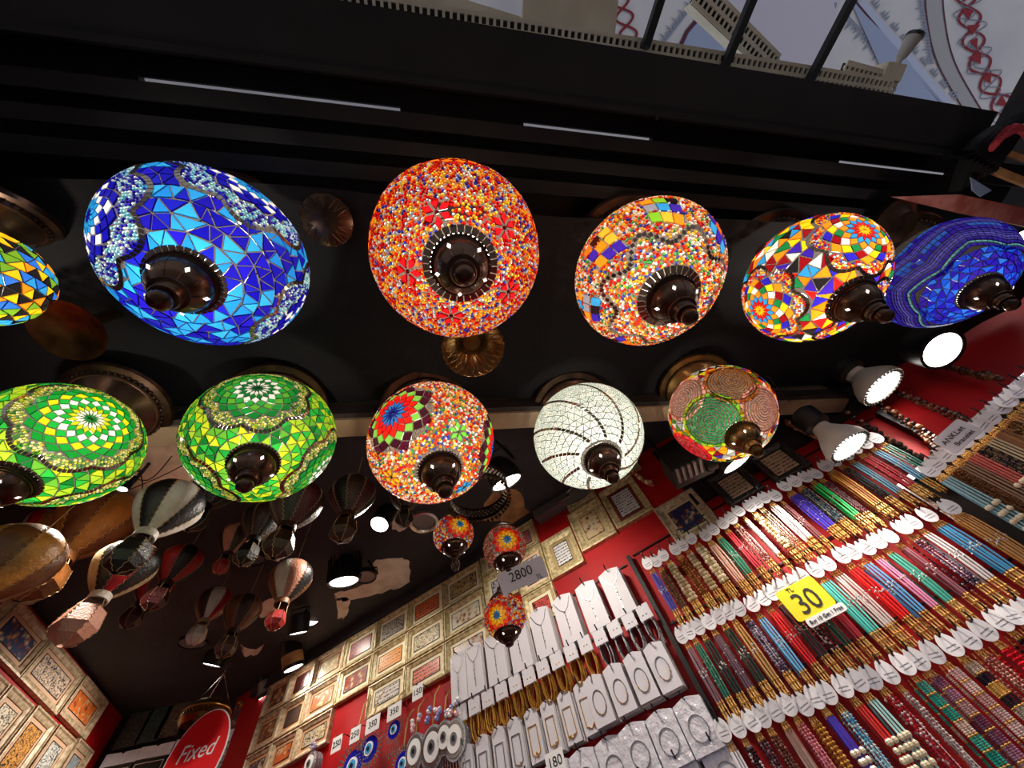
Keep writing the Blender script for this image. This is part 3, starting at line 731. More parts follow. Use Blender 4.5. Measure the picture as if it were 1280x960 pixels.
# white swirl
L, root, D = new_lamp(735, 545, 134, 'plain white crackle mosaic lamp with dark swirling stripes in the lower row', asp=.82, cap=(753, 575))
nst = 9
for s_ in range(nst):
    for i in range(26):
        th = .40 + i * .07; ph = 2 * math.pi * s_ / nst + th * .75
        def sp(t, o): return pol(t, 2 * math.pi * s_ / nst + t * .75 + o / max(.35, math.sin(t)))
        L.tile([sp(th, -.03), sp(th + .066, -.03), sp(th + .066, .03), sp(th, .03)], random.choice([(.25, .22, .19, 1), (.4, .36, .31, 1), (.15, .13, .11, 1)]), .86, 'mirror_tile', .0036)
TA = np.array([list((sum(t[0], Vector()) / 4).normalized()) for t in L.tiles]); n0 = len(L.tiles)
L.triangles(.36, 2.4, 17, .13, G('e6f0ea', 'dce8e4', 'f0f6f2', 'd4e2de'), .2, .84)
for t in L.tiles[n0:]: L.bead((sum(t[0], Vector()) / 3).normalized() * 1.012, hx('a8b8b0'), .0016)
finish(L, root, 'grout'); fittings(L, root, D, metal='bronze', power=LAMP_W * .65)

# discs
L, root, D = new_lamp(901, 517, 122, 'lamp with coiled green, brown and pink bead discs, rightmost in the lower row', asp=.86, cap=(928, 545))
discs = [((889, 527), .50, G('1a9a4a', '18b050', '30c060', '128a50')), ((915, 476), .44, G('b87838', '8a5424', 'a86830')), ((853, 497), .44, G('d8a090', 'e8b8a8', 'c89080')), ((956, 512), .44, G('c89080', 'd8a090', 'b88070')), ((862, 562), .40, G('e02838', 'f04850', 'c81c30'))]
for (u, v), r, pal in discs:
    m = L.dir_px(u, v); L.taken.append((m, math.cos(r * 1.06))); fr = rot_to(m); nr_ = 9
    for k in range(nr_):
        rr = r * (k + .6) / nr_; nb = max(6, int(2 * math.pi * math.sin(rr) * L.a / .0042))
        for i in range(nb): L.bead(sph(fr, rr, 2 * math.pi * i / nb), random.choice(pal), .0024)
    L.ring(r * 1.03, 26, .05, [tuple(min(1, c * 1.15) for c in p[:3]) + (1,) for p in (G('a8c020', '7ab030') if pal[0] == hx('1a9a4a') else pal)], 'tile', m)
L.triangles(.36, 2.4, 11, .17, G('201c1c', 'e8e4dc', 'e0451c', 'f0a01c', '3a2aa0', '8a1420', '5a8a30', 'd8c820', 'a8a8a8'), .15)
finish(L, root, 'grout'); fittings(L, root, D, metal='brass', power=LAMP_W * .45)

# sliver of a lamp at the far left of the upper row
L, root, D = new_lamp(-62, 338, 172, 'yellow and black triangle mosaic lamp mostly outside the left picture edge', h=.86, cap=(-90, 395))
L.triangles(.36, 2.3, 10, .21, G('f0b81c', '1c1a1c', '2a6ad0', '6a9a28', 'f08a1c', '201c20', '2f8fd0'), .15)
finish(L, root, 'groutd'); fittings(L, root, D, power=LAMP_W * .7)

# small chained lamps under a pierced ring
def chain(path, r=.004, n=None):
    mb = MB(); p0, p1 = Vector(path[0]), Vector(path[1]); Lc = (p1 - p0).length; n = n or max(3, int(Lc / (r * 4)))
    for i in range(n):
        c = p0.lerp(p1, (i + .5) / n); pts = []
        for k in range(9):
            q = 2 * math.pi * k / 8; a = math.cos(q) * r; b = math.sin(q) * r * 2.0
            pts.append(c + (Vector((a, 0, b)) if i % 2 else Vector((0, a, b))))
        mb.tube(pts, r * .3, 4, cap=False)
    return mb
def small_lamp(u, v, px, z, label, star_px, pal, tiers=True, tassel=False):
    c = at_z(u, v, z); D = px * z / F_PX; L = Lamp(c, D / 2, D / 2 * .94); root = thing('hanging_mosaic_lamp', label, 'lamp', tuple(c), 0, 'small mosaic lamps on chains')
    m = L.dir_px(*star_px); L.taken.append((m, math.cos(.78)))
    L.star(m, [hx('2a7ab8'), hx('f0c81c'), hx('f0a01c'), hx('e8501c'), hx('c81c1c')], 10, .12, .13)
    m2 = (-m); m2.z = m.z; m2.normalize(); L.taken.append((m2, math.cos(.6))); L.star(m2, [hx('2a7ab8'), hx('f0c81c'), hx('e8501c'), hx('c81c1c')], 10, .12, .13)
    L.fill_beads(.5, 2.7, .0058, pal, .0032); finish(L, root, 'grout', 5)
    fittings(L, root, D, plate=False, power=LAMP_W * .045, cap_r=.30)
    R_ = D * .34; zt = L.b * .74
    MB().lathe([(R_ * 1.05, zt - .004), (R_ * 1.1, zt + .004), (R_ * .9, zt + .016), (R_ * .6, zt + .026), (R_ * .3, zt + .034), (R_ * .25, zt + .05), (.0004, zt + .055)], 20).build('top_cap', M['bronze'], root, True)
    chain([(0, 0, zt + .05), (0, 0, zt + .13)], .0045).build('chain', M['bronze'], root)
    if tassel:
        mb = MB()
        for k in range(9):
            q = 2 * math.pi * k / 9; pts = [(.002 * math.cos(q), .002 * math.sin(q), -L.b - D * .24 - i * .008 * 1.0) for i in range(1)]
            for i in range(7): pts.append(((.004 + .010 * math.sin(i / 6 * 3.1)) * math.cos(q + i * .2), (.004 + .010 * math.sin(i / 6 * 3.1)) * math.sin(q + i * .2), -L.b - D * .26 - i * .007))
            mb.tube(pts, .0012, 4)
        mb.build('wire_tassel', M['bronze'], root)
    return root
small_lamp(567, 668, 48, 1.22, 'small red mosaic lamp with wire tassel hanging left of the 2800 price card', (575, 655), PAL_HOT, tassel=True)
small_lamp(631, 684, 52, 1.16, 'small mosaic lamp with yellow star hanging directly above the 2800 price card', (634, 674), G('a86a58', 'c89080', '8a4a3a', 'd8a898', 'c83a28'))
small_lamp(631, 771, 50, 1.10, 'small orange star mosaic lamp hanging below the 2800 price card', (621, 769), PAL_HOT)
# pierced ring that carries them
c = at_z(598, 616, 1.22); t = thing('lamp_ring', 'pierced dark bronze ring carrying the small mosaic lamps on chains', 'lamp ring', tuple(c))
R_ = .098
MB().lathe([(R_, .028), (R_ * 1.03, .026), (R_ * 1.03, .020), (R_ * .97, .018), (R_ * .97, -.016), (R_ * 1.03, -.018), (R_ * 1.03, -.024), (R_, -.026)], 40).build('ring_band', M['bronze'], t, True)
mb = MB()
for k in range(40):
    q = 2 * math.pi * k / 40; mb.octa((R_ * 1.0 * math.cos(q), R_ * 1.0 * math.sin(q), -.036), .0085, None, (.9, .9, 1.3))
mb.build('scalloped_edge', M['bronze'], t)
mb = MB()
for k in range(46):
    for r in range(3):
        q = 2 * math.pi * (k + .5 * (r % 2)) / 46; mb.octa((R_ * .98 * math.cos(q), R_ * .98 * math.sin(q), .010 - r * .010), .0055, None, (1, 1, 1))
mb.build('pierced_lattice', M['silver'], t)
for k in range(3):
    q = 2 * math.pi * k / 3 + .5; chain([(R_ * math.cos(q), R_ * math.sin(q), .02), (0.02 * math.cos(q), .02 * math.sin(q), .26)], .005, 14).build('chain', M['bronze'], t)
MB().lathe([(.0004, .245), (.05, .25), (.055, .262), (.02, .28), (.0004, .285)], 20).build('ceiling_rose', M['bronze'], t, True)

# price card hung on the small lamp
def text_obj(s, size, mt, parent, loc, rot, extrude=.0006, align='CENTER', shear=0.0, squash=1.0):
    cu = bpy.data.curves.new('lettering', 'FONT'); cu.body = s; cu.size = size; cu.extrude = extrude; cu.align_x = align; cu.align_y = 'CENTER'; cu.shear = shear; cu.resolution_u = 3
    cu.materials.append(mt); o = obj('lettering', cu, parent, loc, rot); o.scale = (squash, 1, 1); return o
def facing(p, right, down=None):
    """matrix of a flat card at p whose x runs along `right` (world) and whose face looks to the camera side"""
    x = Vector(right).normalized(); z = (Vector((0, 0, CAM_Z)) - Vector(p)); z = (z - x * z.dot(x)).normalized(); y = z.cross(x)
    return Matrix((x, y, z)).transposed()
def rounded(wd, ht, r, n=4):
    P = []
    for cx, cy, a0 in ((wd / 2 - r, ht / 2 - r, 0), (-wd / 2 + r, ht / 2 - r, 90), (-wd / 2 + r, -ht / 2 + r, 180), (wd / 2 - r, -ht / 2 + r, 270)):
        for k in range(n + 1): q = math.radians(a0 + 90 * k / n); P.append((cx + r * math.cos(q), cy + r * math.sin(q)))
    return P
def card_thing(name, label, cat, corners_px, zdepth, mt, r=.004, th=.0012):
    """corners: left-middle and right-middle pixels, height in pixels"""
    (u0, v0), (u1, v1), hp = corners_px; a = Vector(at_z(u0, v0, zdepth)); b = Vector(at_z(u1, v1, zdepth)); c = (a + b) / 2
    wd = (b - a).length; R3 = facing(c, b - a); t = thing(name, label, cat, tuple(c), 0, None, tuple(R3.to_euler())); ht = hp * zdepth / F_PX * 1.0
    P = rounded(wd, ht, r); n = len(P); MB().add([(x, y, th) for x, y in P] + [(x, y, -th) for x, y in P], [tuple(range(n)), tuple(range(2 * n - 1, n - 1, -1))] + [(i, i + n, (i + 1) % n + n, (i + 1) % n) for i in range(n)]).build('card', mt, t)
    return t, wd, ht
t, wd, ht = card_thing('price_card', 'white card reading 2800 TL hung on the small mosaic lamps', 'price card', ((625, 731), (681, 707), 25), 1.07, M['card'])
text_obj('2800', ht * .62, M['text'], t, (-.003, ht * .08, .0016), (0, 0, 0)); text_obj('TL', ht * .28, M['text'], t, (wd * .32, -ht * .34, .0016), (0, 0, 0))

# loose bronze lamp fittings on the black cloth
def fitting(name, label, u, v, h, px, prof, metal='bronze', ribs=0):
    c = at_h(u, v, h); z = float(h / ray(u, v)[2]); R_ = px * z / F_PX / 2; t = thing(name, label, 'lamp fitting', tuple(c), 0, 'bare bronze lamp fittings')
    MB().lathe([(max(r * R_, .0004), zz * R_) for r, zz in prof], 32).build('dish', M[metal], t, True)
    if ribs:
        mb = MB()
        for k in range(ribs):
            q = 2 * math.pi * k / ribs; mb.tube([(r * R_ * 1.01 * math.cos(q + .12 * i), r * R_ * 1.01 * math.sin(q + .12 * i), zz * R_) for i, (r, zz) in enumerate(prof[1:-1])], R_ * .02, 4); mb.tube([(r * R_ * 1.01 * math.cos(q - .12 * i), r * R_ * 1.01 * math.sin(q - .12 * i), zz * R_) for i, (r, zz) in enumerate(prof[1:-1])], R_ * .02, 4)
        mb.build('pierced_ribs', M[metal], t)
    MB().lathe([(R_ * .2, prof[-1][1] * R_), (R_ * .2, (ROOF_H + CAM_Z - c[2]) + .0)], 12).build('stem', M[metal], t, True)
    return t
fitting('lamp_pedestal', 'flared bronze lamp pedestal peeping out below the red beaded lamp', 592, 436, .91, 76, [(0, .62), (.30, .60), (.42, .42), (.62, .22), (.88, .05), (1.0, .0), (1.02, .06), (.9, .14), (.62, .34), (.46, .58), (.40, .8), (.3, .95)], 'brass', 26)
fitting('bronze_dish', 'shallow brass dish fitting beside the left picture edge above the green lamp', 84, 414, .88, 80, [(0, .22), (.35, .2), (.85, .02), (1.0, 0), (.98, .05), (.6, .35), (.3, .5)], 'brass')
fitting('pierced_dish', 'dark pierced bronze dish right of the big blue lamp', 408, 276, .97, 62, [(0, -.25), (.5, -.2), (.9, -.02), (1.0, .05), (.95, .12), (.3, .4)], 'bronze', 16)
fitting('round_ceiling_plate', 'dark round bronze ceiling plate between the two rightmost upper lamps', 1115, 282, 1.0, 62, [(0, -.5), (.55, -.45), (.8, -.2), (1.0, -.1), (1.0, .05), (.3, .1)], 'bronze')
# ------------------------------------------------------------------ spotlights and bulbs
def add_spot(p, power, size=70, soft=.03, target=None, col=(1, .9, .78)):
    l = bpy.data.lights.new('spot', 'SPOT'); l.energy = power; l.spot_size = math.radians(size); l.spot_blend = .6; l.shadow_soft_size = soft; l.color = col
    d = Vector(target) - Vector(p) if target is not None else Vector((0, 0, -1))
    o = obj('spot_beam', l, None, tuple(p)); o.rotation_euler = d.to_track_quat('-Z', 'Y').to_euler(); return o
def axis_thing(name, label, cat, p, d, group=None):      # local -z points along d
    q = Vector(d).normalized().to_track_quat('-Z', 'Y'); return thing(name, label, cat, tuple(p), 0, group, tuple(q.to_euler()))
def par_bulb(u, v, px, z, label, d=(0, 0, -1), power=0, target=None, body='lampwhite', stem=.3):
    p = at_z(u, v, z); R_ = px * z / F_PX / 2; d = Vector(d).normalized(); t = axis_thing('reflector_bulb', label, 'light bulb', p, d, 'lit reflector bulbs')
    MB().lathe([(R_ * .98, -.004), (R_, .004), (R_ * .98, .02), (R_ * .8, .045), (R_ * .55, .07), (R_ * .42, .085), (R_ * .40, .115), (.0004, .118)], 32).build('housing', M[body], t, True)
    mb = MB()
    for k in range(32):
        q = 2 * math.pi * k / 32; mb.box((R_ * .90 * math.cos(q), R_ * .90 * math.sin(q), -.004), (R_ * .13, R_ * .06, .006), Matrix.Rotation(q, 3, 'Z'))
    mb.build('vent_slots', M['black'], t)
    MB().lathe([(.0004, -.007), (R_ * .4, -.006), (R_ * .78, -.004), (R_ * .8, 0)], 28).build('lens', M['lit'], t, True)
    MB().lathe([(R_ * .45, .10), (R_ * .62, .11), (R_ * .66, .17), (R_ * .5, .18), (.0004, .185)], 20).build('socket', M['black'], t, True)
    if power: add_spot(Vector(p) + d * .02, power, 84, R_ * .6, target)
    return t
par_bulb(1103, 484, 56, 1.36, 'upper of the two white lit reflector bulbs over the bracelet rack', (.1, .08, -1), SPOT_W * .5, rw(.6, .25))
par_bulb(1061, 558, 54, 1.22, 'lower white lit reflector bulb just above the bracelet tags', (.1, .1, -1), SPOT_W * .36, rw(.35, .2))
def can_spot(u, v, px, z, label, d, power=0, target=None, length=.10, lit=True, mt='blackm', arm=True, band=None, dome=False, ribs=False):
    p = at_z(u, v, z); R_ = px * z / F_PX / 2; d = Vector(d).normalized(); t = axis_thing('spotlight', label, 'spotlight', p, d, 'black ceiling spotlights')
    if dome: prof = [(R_ * .9, 0), (R_, 0), (R_ * 1.0, .01), (R_ * .95, length * .4), (R_ * .75, length * .75), (R_ * .4, length), (.0004, length)]
    else: prof = [(R_ * .86, 0), (R_, 0), (R_, length), (R_ * .8, length + .006), (.0004, length + .006)]
    MB().lathe(prof, 24).build('housing', M[mt], t, True)
    if ribs:
        mb = MB()
        for k in range(18):
            q = 2 * math.pi * k / 18; mb.box((R_ * 1.03 * math.cos(q), R_ * 1.03 * math.sin(q), length * .5), (.006, .003, length * .8), Matrix.Rotation(q, 3, 'Z'))
        mb.build('cooling_fins', M[mt], t)
    MB().lathe([(.0004, .006), (R_ * .86, .004)], 24).build('lens', M['lit'] if lit else M['grey'], t, True)
    if band: MB().lathe([(R_ * 1.02, length * .12), (R_ * 1.02, length * .5)], 24).build('band', M[band], t, True)
    if arm:
        top = Vector((p[0], p[1], CEIL_H + CAM_Z)); loc = t.matrix_basis.inverted() if False else (Matrix.Translation(p) @ Vector(d).to_track_quat('-Z', 'Y').to_matrix().to_4x4()).inverted()
        a = Vector((R_ * 1.05, 0, length * .6)); b = loc @ top
        if (b - a).length > .02: MB().tube([a, b], .006, 6).build('arm', M['blackm'], t); MB().tube([Vector((-R_ * 1.05, 0, length * .6)), Vector((-R_ * .9, 0, length + .03)), Vector((R_ * .9, 0, length + .03)), a], .004, 6).build('bracket', M['blackm'], t)
    if power: add_spot(Vector(p) + d * .015, power, 115, R_ * .7, target)
    return t
can_spot(1179, 438, 52, 1.22, 'round lit spotlight disc at the right in front of the dark red wall', (-.25, -.1, -1), SPOT_W * .12, (1.15, .25, 0), .08, arm=False)
can_spot(1278, 312, 56, 1.45, 'bright lit spotlight cut by the right picture edge beside the navy lamp', (-.3, 0, -1), SPOT_W * .1, (1.2, .1, 0), .08, arm=False)
can_spot(922, 580, 44, 1.32, 'lit black can spotlight tucked behind the bead disc lamp', (.25, .25, -1), SPOT_W * .6, rw(.2, .2), .09, arm=False)
can_spot(634, 604, 44, 1.45, 'lit black dome spotlight behind the white mosaic lamp', (.35, .45, -1), SPOT_W * .62, rw(-.5, .7), .11, dome=True)
can_spot(474, 656, 26, 1.66, 'small lit black spotlight between the balloons and the pierced ring', (-.25, -.2, -1), SPOT_W * .9, (-.62, 1.0, 1.9), .10)
can_spot(389, 772, 24, 2.0, 'upper of a pair of lit round ceiling lenses below the red basket balloon', (.2, -.5, -1), SPOT_W * .3, rw(-1.5, .6), .08)
can_spot(373, 792, 24, 1.85, 'lower of a pair of lit round ceiling lenses below the red basket balloon', (.1, .5, -1), SPOT_W * .3, rw(-1.9, .6), .08)
can_spot(367, 836, 24, 2.0, 'black tube spotlight with a copper band above the frame wall', (.35, .35, -1), SPOT_W * .3, rw(-1.5, .75), .14, band='wood_light')
can_spot(334, 872, 21, 2.1, 'black tube spotlight with silver mouth near the rear corner', (.3, .25, -1), SPOT_W * .4, rw(-2.0, .8), .16, band='grey')
can_spot(264, 832, 26, 1.95, 'lit spotlight above the brass pierced dome near the rear', (-.3, .3, -1), SPOT_W * .9, (-1.75, 2.2, CAM_Z + .7), .07)
can_spot(457, 722, 26, 1.8, 'unlit small silver lens spotlight hanging over bare plaster', (0, 0, -1), 0, None, .02, lit=False)
can_spot(430, 728, 38, 1.75, 'wide black ribbed spotlight left of the bare plaster patch', (.1, .3, -1), SPOT_W * .3, rw(-1.3, .6), .12, ribs=True, dome=True)
can_spot(240, 805, 32, 1.9, 'black ribbed spotlight housing left of the small white balloon', (0, .1, -1), 0, None, .12, lit=False, ribs=True, dome=True)
can_spot(340, 812, 28, 2.12, 'large unlit black square shouldered spotlight above the tube lamps', (0, .1, -1), 0, None, .13, lit=False)
can_spot(152, 612, 14, 1.3, 'tiny lit spotlight between the green lamp and the white balloon', (0, .2, -1), SPOT_W * 1.0, (-1.0, 1.3, 1.9), .05)
can_spot(318, 700, 26, 1.6, 'dark spotlight behind the pink striped balloon', (0, .1, -1), 0, None, .10, lit=False)
# downlight ring in the ceiling
p = at_h(530, 652, CEIL_H - .004); t = thing('recessed_downlight', 'round recessed downlight with one bright side in the black ceiling', 'downlight', tuple(p))
MB().lathe([(.052, -.004), (.058, -.012), (.070, -.010), (.074, .002)], 28).build('trim_ring', M['silver'], t, True)
MB().lathe([(.0004, .001), (.052, -.001)], 24).build('diffuser', M['grey'], t, True)
# black projector box
p = at_z(858, 580, 1.38); t = thing('track_projector', 'matte black boxy track projector left of the bead disc lamp', 'projector', tuple(p), math.radians(-28))
MB().box((0, 0, 0), (.15, .10, .09)).build('body', M['blackm'], t)
mb = MB()
for k in range(5): mb.box((-.06 + k * .022, -.02, -.048), (.010, .07, .008))
mb.build('cooling_fins', M['grey'], t)
MB().lathe([(.0004, -.04), (.03, -.04), (.036, -.03), (.036, .03), (.0004, .03)], 20, Matrix.Translation((.085, 0, -.03)) @ Matrix.Rotation(1.57, 4, 'Y')).build('barrel', M['black'], t, True)
MB().tube([(-.05, 0, .04), (-.05, 0, .20)], .008, 8).build('arm', M['blackm'], t)
# grey conduit box on the right wall top
a_, b_ = rw_px(668, 622), rw_px(714, 592); p = rw((a_[0] + b_[0]) / 2 + .02, CEIL_H - .03, .03); t = thing('ceiling_track', 'grey metal lighting track with clamp where the ceiling meets the red wall', 'light track', tuple(p), RW_ANG)
MB().box((0, 0, 0), (.32, .06, .05)).build('rail_body', M['grey'], t)
mb = MB(); mb.box((.02, -.035, -.01), (.07, .016, .03)); mb.tube([(.05, -.04, 0), (.1, -.05, .01)], .004, 6); mb.build('clamp', M['silver'], t)

# bare plaster where black paint has peeled off the ceiling
def patch(pxs, name='plaster_patch', m='plaster', lift=.002):
    P = []
    for i in range(len(pxs)):
        (u0, v0), (u1, v1) = pxs[i], pxs[(i + 1) % len(pxs)]
        for k in range(4):
            t_ = k / 4; j = 0 if k == 0 else random.uniform(-2.2, 2.2); P.append(at_h(u0 + (u1 - u0) * t_ + j, v0 + (v1 - v0) * t_ - j, CEIL_H - lift))
    n = len(P); mb = MB(); mb.add([tuple(p) for p in P] + [(p[0], p[1], p[2] + lift) for p in P], [tuple(range(n))] + [(i, i + n, (i + 1) % n + n, (i + 1) % n) for i in range(n)]); mb.build(name, M[m], ceiling)
patch([(470, 700), (498, 698), (512, 702), (512, 728), (500, 735), (472, 742), (440, 750), (420, 752), (418, 742), (445, 735), (462, 728), (458, 715)])
patch([(418, 745), (438, 750), (434, 768), (428, 775), (422, 772)])
patch([(330, 752), (352, 742), (345, 762), (330, 772), (315, 768)]); patch([(300, 806), (318, 812), (330, 806), (322, 818), (305, 820)]); patch([(340, 765), (348, 780), (342, 790)])
patch([(285, 790), (297, 786), (292, 800)]); patch([(487, 640), (510, 640), (512, 658), (500, 665), (490, 662)])
patch([(620, 610), (645, 612), (662, 640), (640, 655), (600, 650), (605, 630)], 'torn_paper', 'wood_light', .004)
patch([(150, 556), (245, 556), (240, 610), (200, 648), (168, 640), (150, 610)], 'plaster_patch', 'plaster', .003)
# loose cables under the header
for k, pts in enumerate([[(150, 590, 1.33), (185, 600, 1.28), (215, 570, 1.33)], [(155, 615, 1.34), (200, 596, 1.25), (232, 580, 1.3)], [(170, 570, 1.3), (178, 610, 1.25), (165, 640, 1.3)], [(960, 470, 1.0), (985, 500, 1.0), (1015, 520, 1.02)]]):
    P = [at_h(u, v, h) for u, v, h in pts]; pts2 = curve([tuple(p) for p in P], 8); mb = MB(); mb.tube(pts2, .002, 5)
    tag(mb.build('cable', M['dkwood'], None, True), ['thin dark cable looping over the bare plaster, topmost', 'thin dark cable sagging across the bare plaster, longest', 'thin dark cable dropping down the bare plaster at left', 'black cable hanging off the wooden header near the bead disc lamp'][k], 'cable', 'loose cables')

# ------------------------------------------------------------------ leather balloons
def balloon(u, v, px, Dm, cols, basket, label, gap=.022, tilt=0, ng=8, blab=1.0, collar='white', bask_shape='box'):
    z = Dm * F_PX / px; Dm *= .80; p = at_z(u, v, z); R_ = Dm / 2; t = thing('leather_balloon', label, 'balloon ornament', tuple(p), random.uniform(0, 6), 'leather hot air balloon ornaments')
    if tilt: t.rotation_euler = (tilt, .2 * tilt, random.uniform(0, 6))
    H = Dm * 1.06; prof = []
    for i in range(13):
        s = i / 12; zz = R_ * .86 - s * H
        r = R_ * (math.sin(math.pi * min(1, .04 + s * 1.15) ** .62 * .5 * 2) if s < .5 else 1)
        # teardrop: sphere above, tapering cone below
        if s < .42: r = R_ * math.sqrt(max(.0, 1 - ((.42 - s) / .42) ** 2))
        else: r = R_ * (1 - .70 * ((s - .42) / .58) ** 1.5)
        prof.append((max(r, .002), zz))
    for g in range(ng):
        a0, a1 = 2 * math.pi * g / ng, 2 * math.pi * (g + 1) / ng; V = []; Fs = []; K = 5
        for r, zz in prof:
            for k in range(K):
                q = a0 + (a1 - a0) * k / (K - 1); bul = 1 + .05 * math.sin(math.pi * k / (K - 1)); V.append((r * bul * math.cos(q), r * bul * math.sin(q), zz))
        for i in range(len(prof) - 1):
            for k in range(K - 1): Fs.append((i * K + k, (i + 1) * K + k, (i + 1) * K + k + 1, i * K + k + 1))
        MB().add(V, Fs).build('gore', LE[cols[g % len(cols)]], t, True)
    mb = MB()
    for g in range(ng):
        q = 2 * math.pi * g / ng; pts = []
        for i in range(30):
            s = i / 29 * 12; k = min(11, int(s)); f = s - k; r = prof[k][0] * (1 - f) + prof[k + 1][0] * f; zz = prof[k][1] * (1 - f) + prof[k + 1][1] * f
            dq = (.045 if i % 2 else -.045) * R_ / max(r, R_ * .3); pts.append(((r * 1.018) * math.cos(q + dq), (r * 1.018) * math.sin(q + dq), zz))
        mb.tube(pts, max(.0009, R_ * .010), 3, cap=False)
    mb.build('stitching', M['stitch'], t)
    zb = prof[-1][1]; rb = prof[-1][0]
    MB().lathe([(rb * 1.0, zb + .01), (rb * 1.1, zb), (rb * 1.12, zb - R_ * .22), (rb * 1.0, zb - R_ * .24), (rb * .9, zb - R_ * .05)], 20).build('collar', LE[collar], t, True)
    zk = zb - R_ * .24 - gap; bw = R_ * .55 * blab
    mb = MB()
    for k in range(4):
        q = math.pi / 4 + k * math.pi / 2; mb.tube([(rb * math.cos(q), rb * math.sin(q), zb - R_ * .2), (bw * .75 * math.cos(q), bw * .75 * math.sin(q), zk)], .0014, 4)
    mb.build('cord', M['stitch'], t, kind='stuff')
    # basket: a stitched leather pouch with a pointed foot
    n = 8; pr = [(bw * .80, zk + bw * .05), (bw * .9, zk - bw * .4), (bw, zk - bw * .9), (bw * .75, zk - bw * 1.4), (bw * .15, zk - bw * 1.75)]
    bo = MB().lathe(pr, 6).build('basket', LE[basket], t)
    mb = MB()
    for k in range(6):
        q = 2 * math.pi * k / 6; pts = []
        for i in range(18):
            s = i / 17 * 4; kk = min(3, int(s)); f = s - kk; r = pr[kk][0] * (1 - f) + pr[kk + 1][0] * f; zz = pr[kk][1] * (1 - f) + pr[kk + 1][1] * f; dq = .07 if i % 2 else -.07
            pts.append((r * 1.02 * math.cos(q + dq), r * 1.02 * math.sin(q + dq), zz))
        mb.tube(pts, .001, 3, cap=False)
    mb.build('stitching', M['stitch'], bo)
    MB().tube([(0, 0, R_ * .85), (0, 0, CEIL_H + CAM_Z - p[2])], .0012, 4).build('hanging_cord', M['stitch'], t)
    return t
balloon(213, 632, 86, .21, ['white', 'black'], 'black', 'white and black leather balloon hanging under the gap between the two green lamps')
balloon(158, 706, 80, .21, ['beige', 'black', 'red', 'black'], 'pink', 'beige, black and red leather balloon with a long pink basket', gap=.03, blab=1.15)
balloon(124, 650, 100, .30, ['tan', 'brown'], 'brown', 'large tan leather balloon directly below the far left green lamp', collar='brown')
balloon(18, 698, 112, .235, ['tan', 'brown'], 'dbrown', 'large brown leather balloon cut by the left picture edge', collar='brown')
balloon(66, 655, 60, .19, ['white', 'red', 'tan'], 'dbrown', 'grey and red leather balloon mostly hidden behind the tan ones', collar='brown')
balloon(226, 702, 56, .18, ['red', 'black', 'maroon'], 'maroon', 'red and black leather balloon behind the white and black one', collar='dbrown')
balloon(297, 672, 48, .16, ['dbrown', 'pink', 'black'], 'red', 'dark leather balloon with one pink gore and a small red basket', collar='dbrown', blab=.8)
balloon(268, 752, 46, .16, ['white', 'red', 'brown', 'dbrown'], 'white', 'small white, red and brown leather balloon with a white basket', collar='beige', gap=.02)
balloon(304, 762, 50, .17, ['dbrown', 'brown'], 'dbrown', 'small plain dark brown leather balloon over the ceiling spotlights', collar='dbrown', gap=.02)
balloon(364, 722, 60, .19, ['black', 'brown', 'white', 'pink'], 'red', 'leather balloon in pink, black, brown and white with a red basket', collar='brown', gap=.03, blab=.8)
balloon(372, 628, 74, .20, ['maroon', 'dbrown', 'black'], 'dbrown', 'dark maroon leather balloon behind the right side of the second green lamp', collar='dbrown')
balloon(441, 618, 66, .20, ['maroon', 'black', 'dbrown'], 'dbrown', 'maroon and black leather balloon left of the rosette bead lamp', collar='dbrown', gap=.02)
balloon(272, 610, 60, .19, ['black'], 'black', 'all black leather balloon behind the cap of the second green lamp', collar='black')
balloon(330, 650, 58, .18, ['black', 'dbrown'], 'black', 'black leather balloon right of the pink striped one', collar='black')
balloon(196, 728, 50, .17, ['red', 'maroon', 'dbrown'], 'dbrown', 'dark red leather balloon right of the pink basket', collar='dbrown')
balloon(508, 618, 48, .17, ['dbrown', 'black'], 'black', 'dark brown leather balloon below the rosette bead lamp', collar='dbrown', gap=.01)

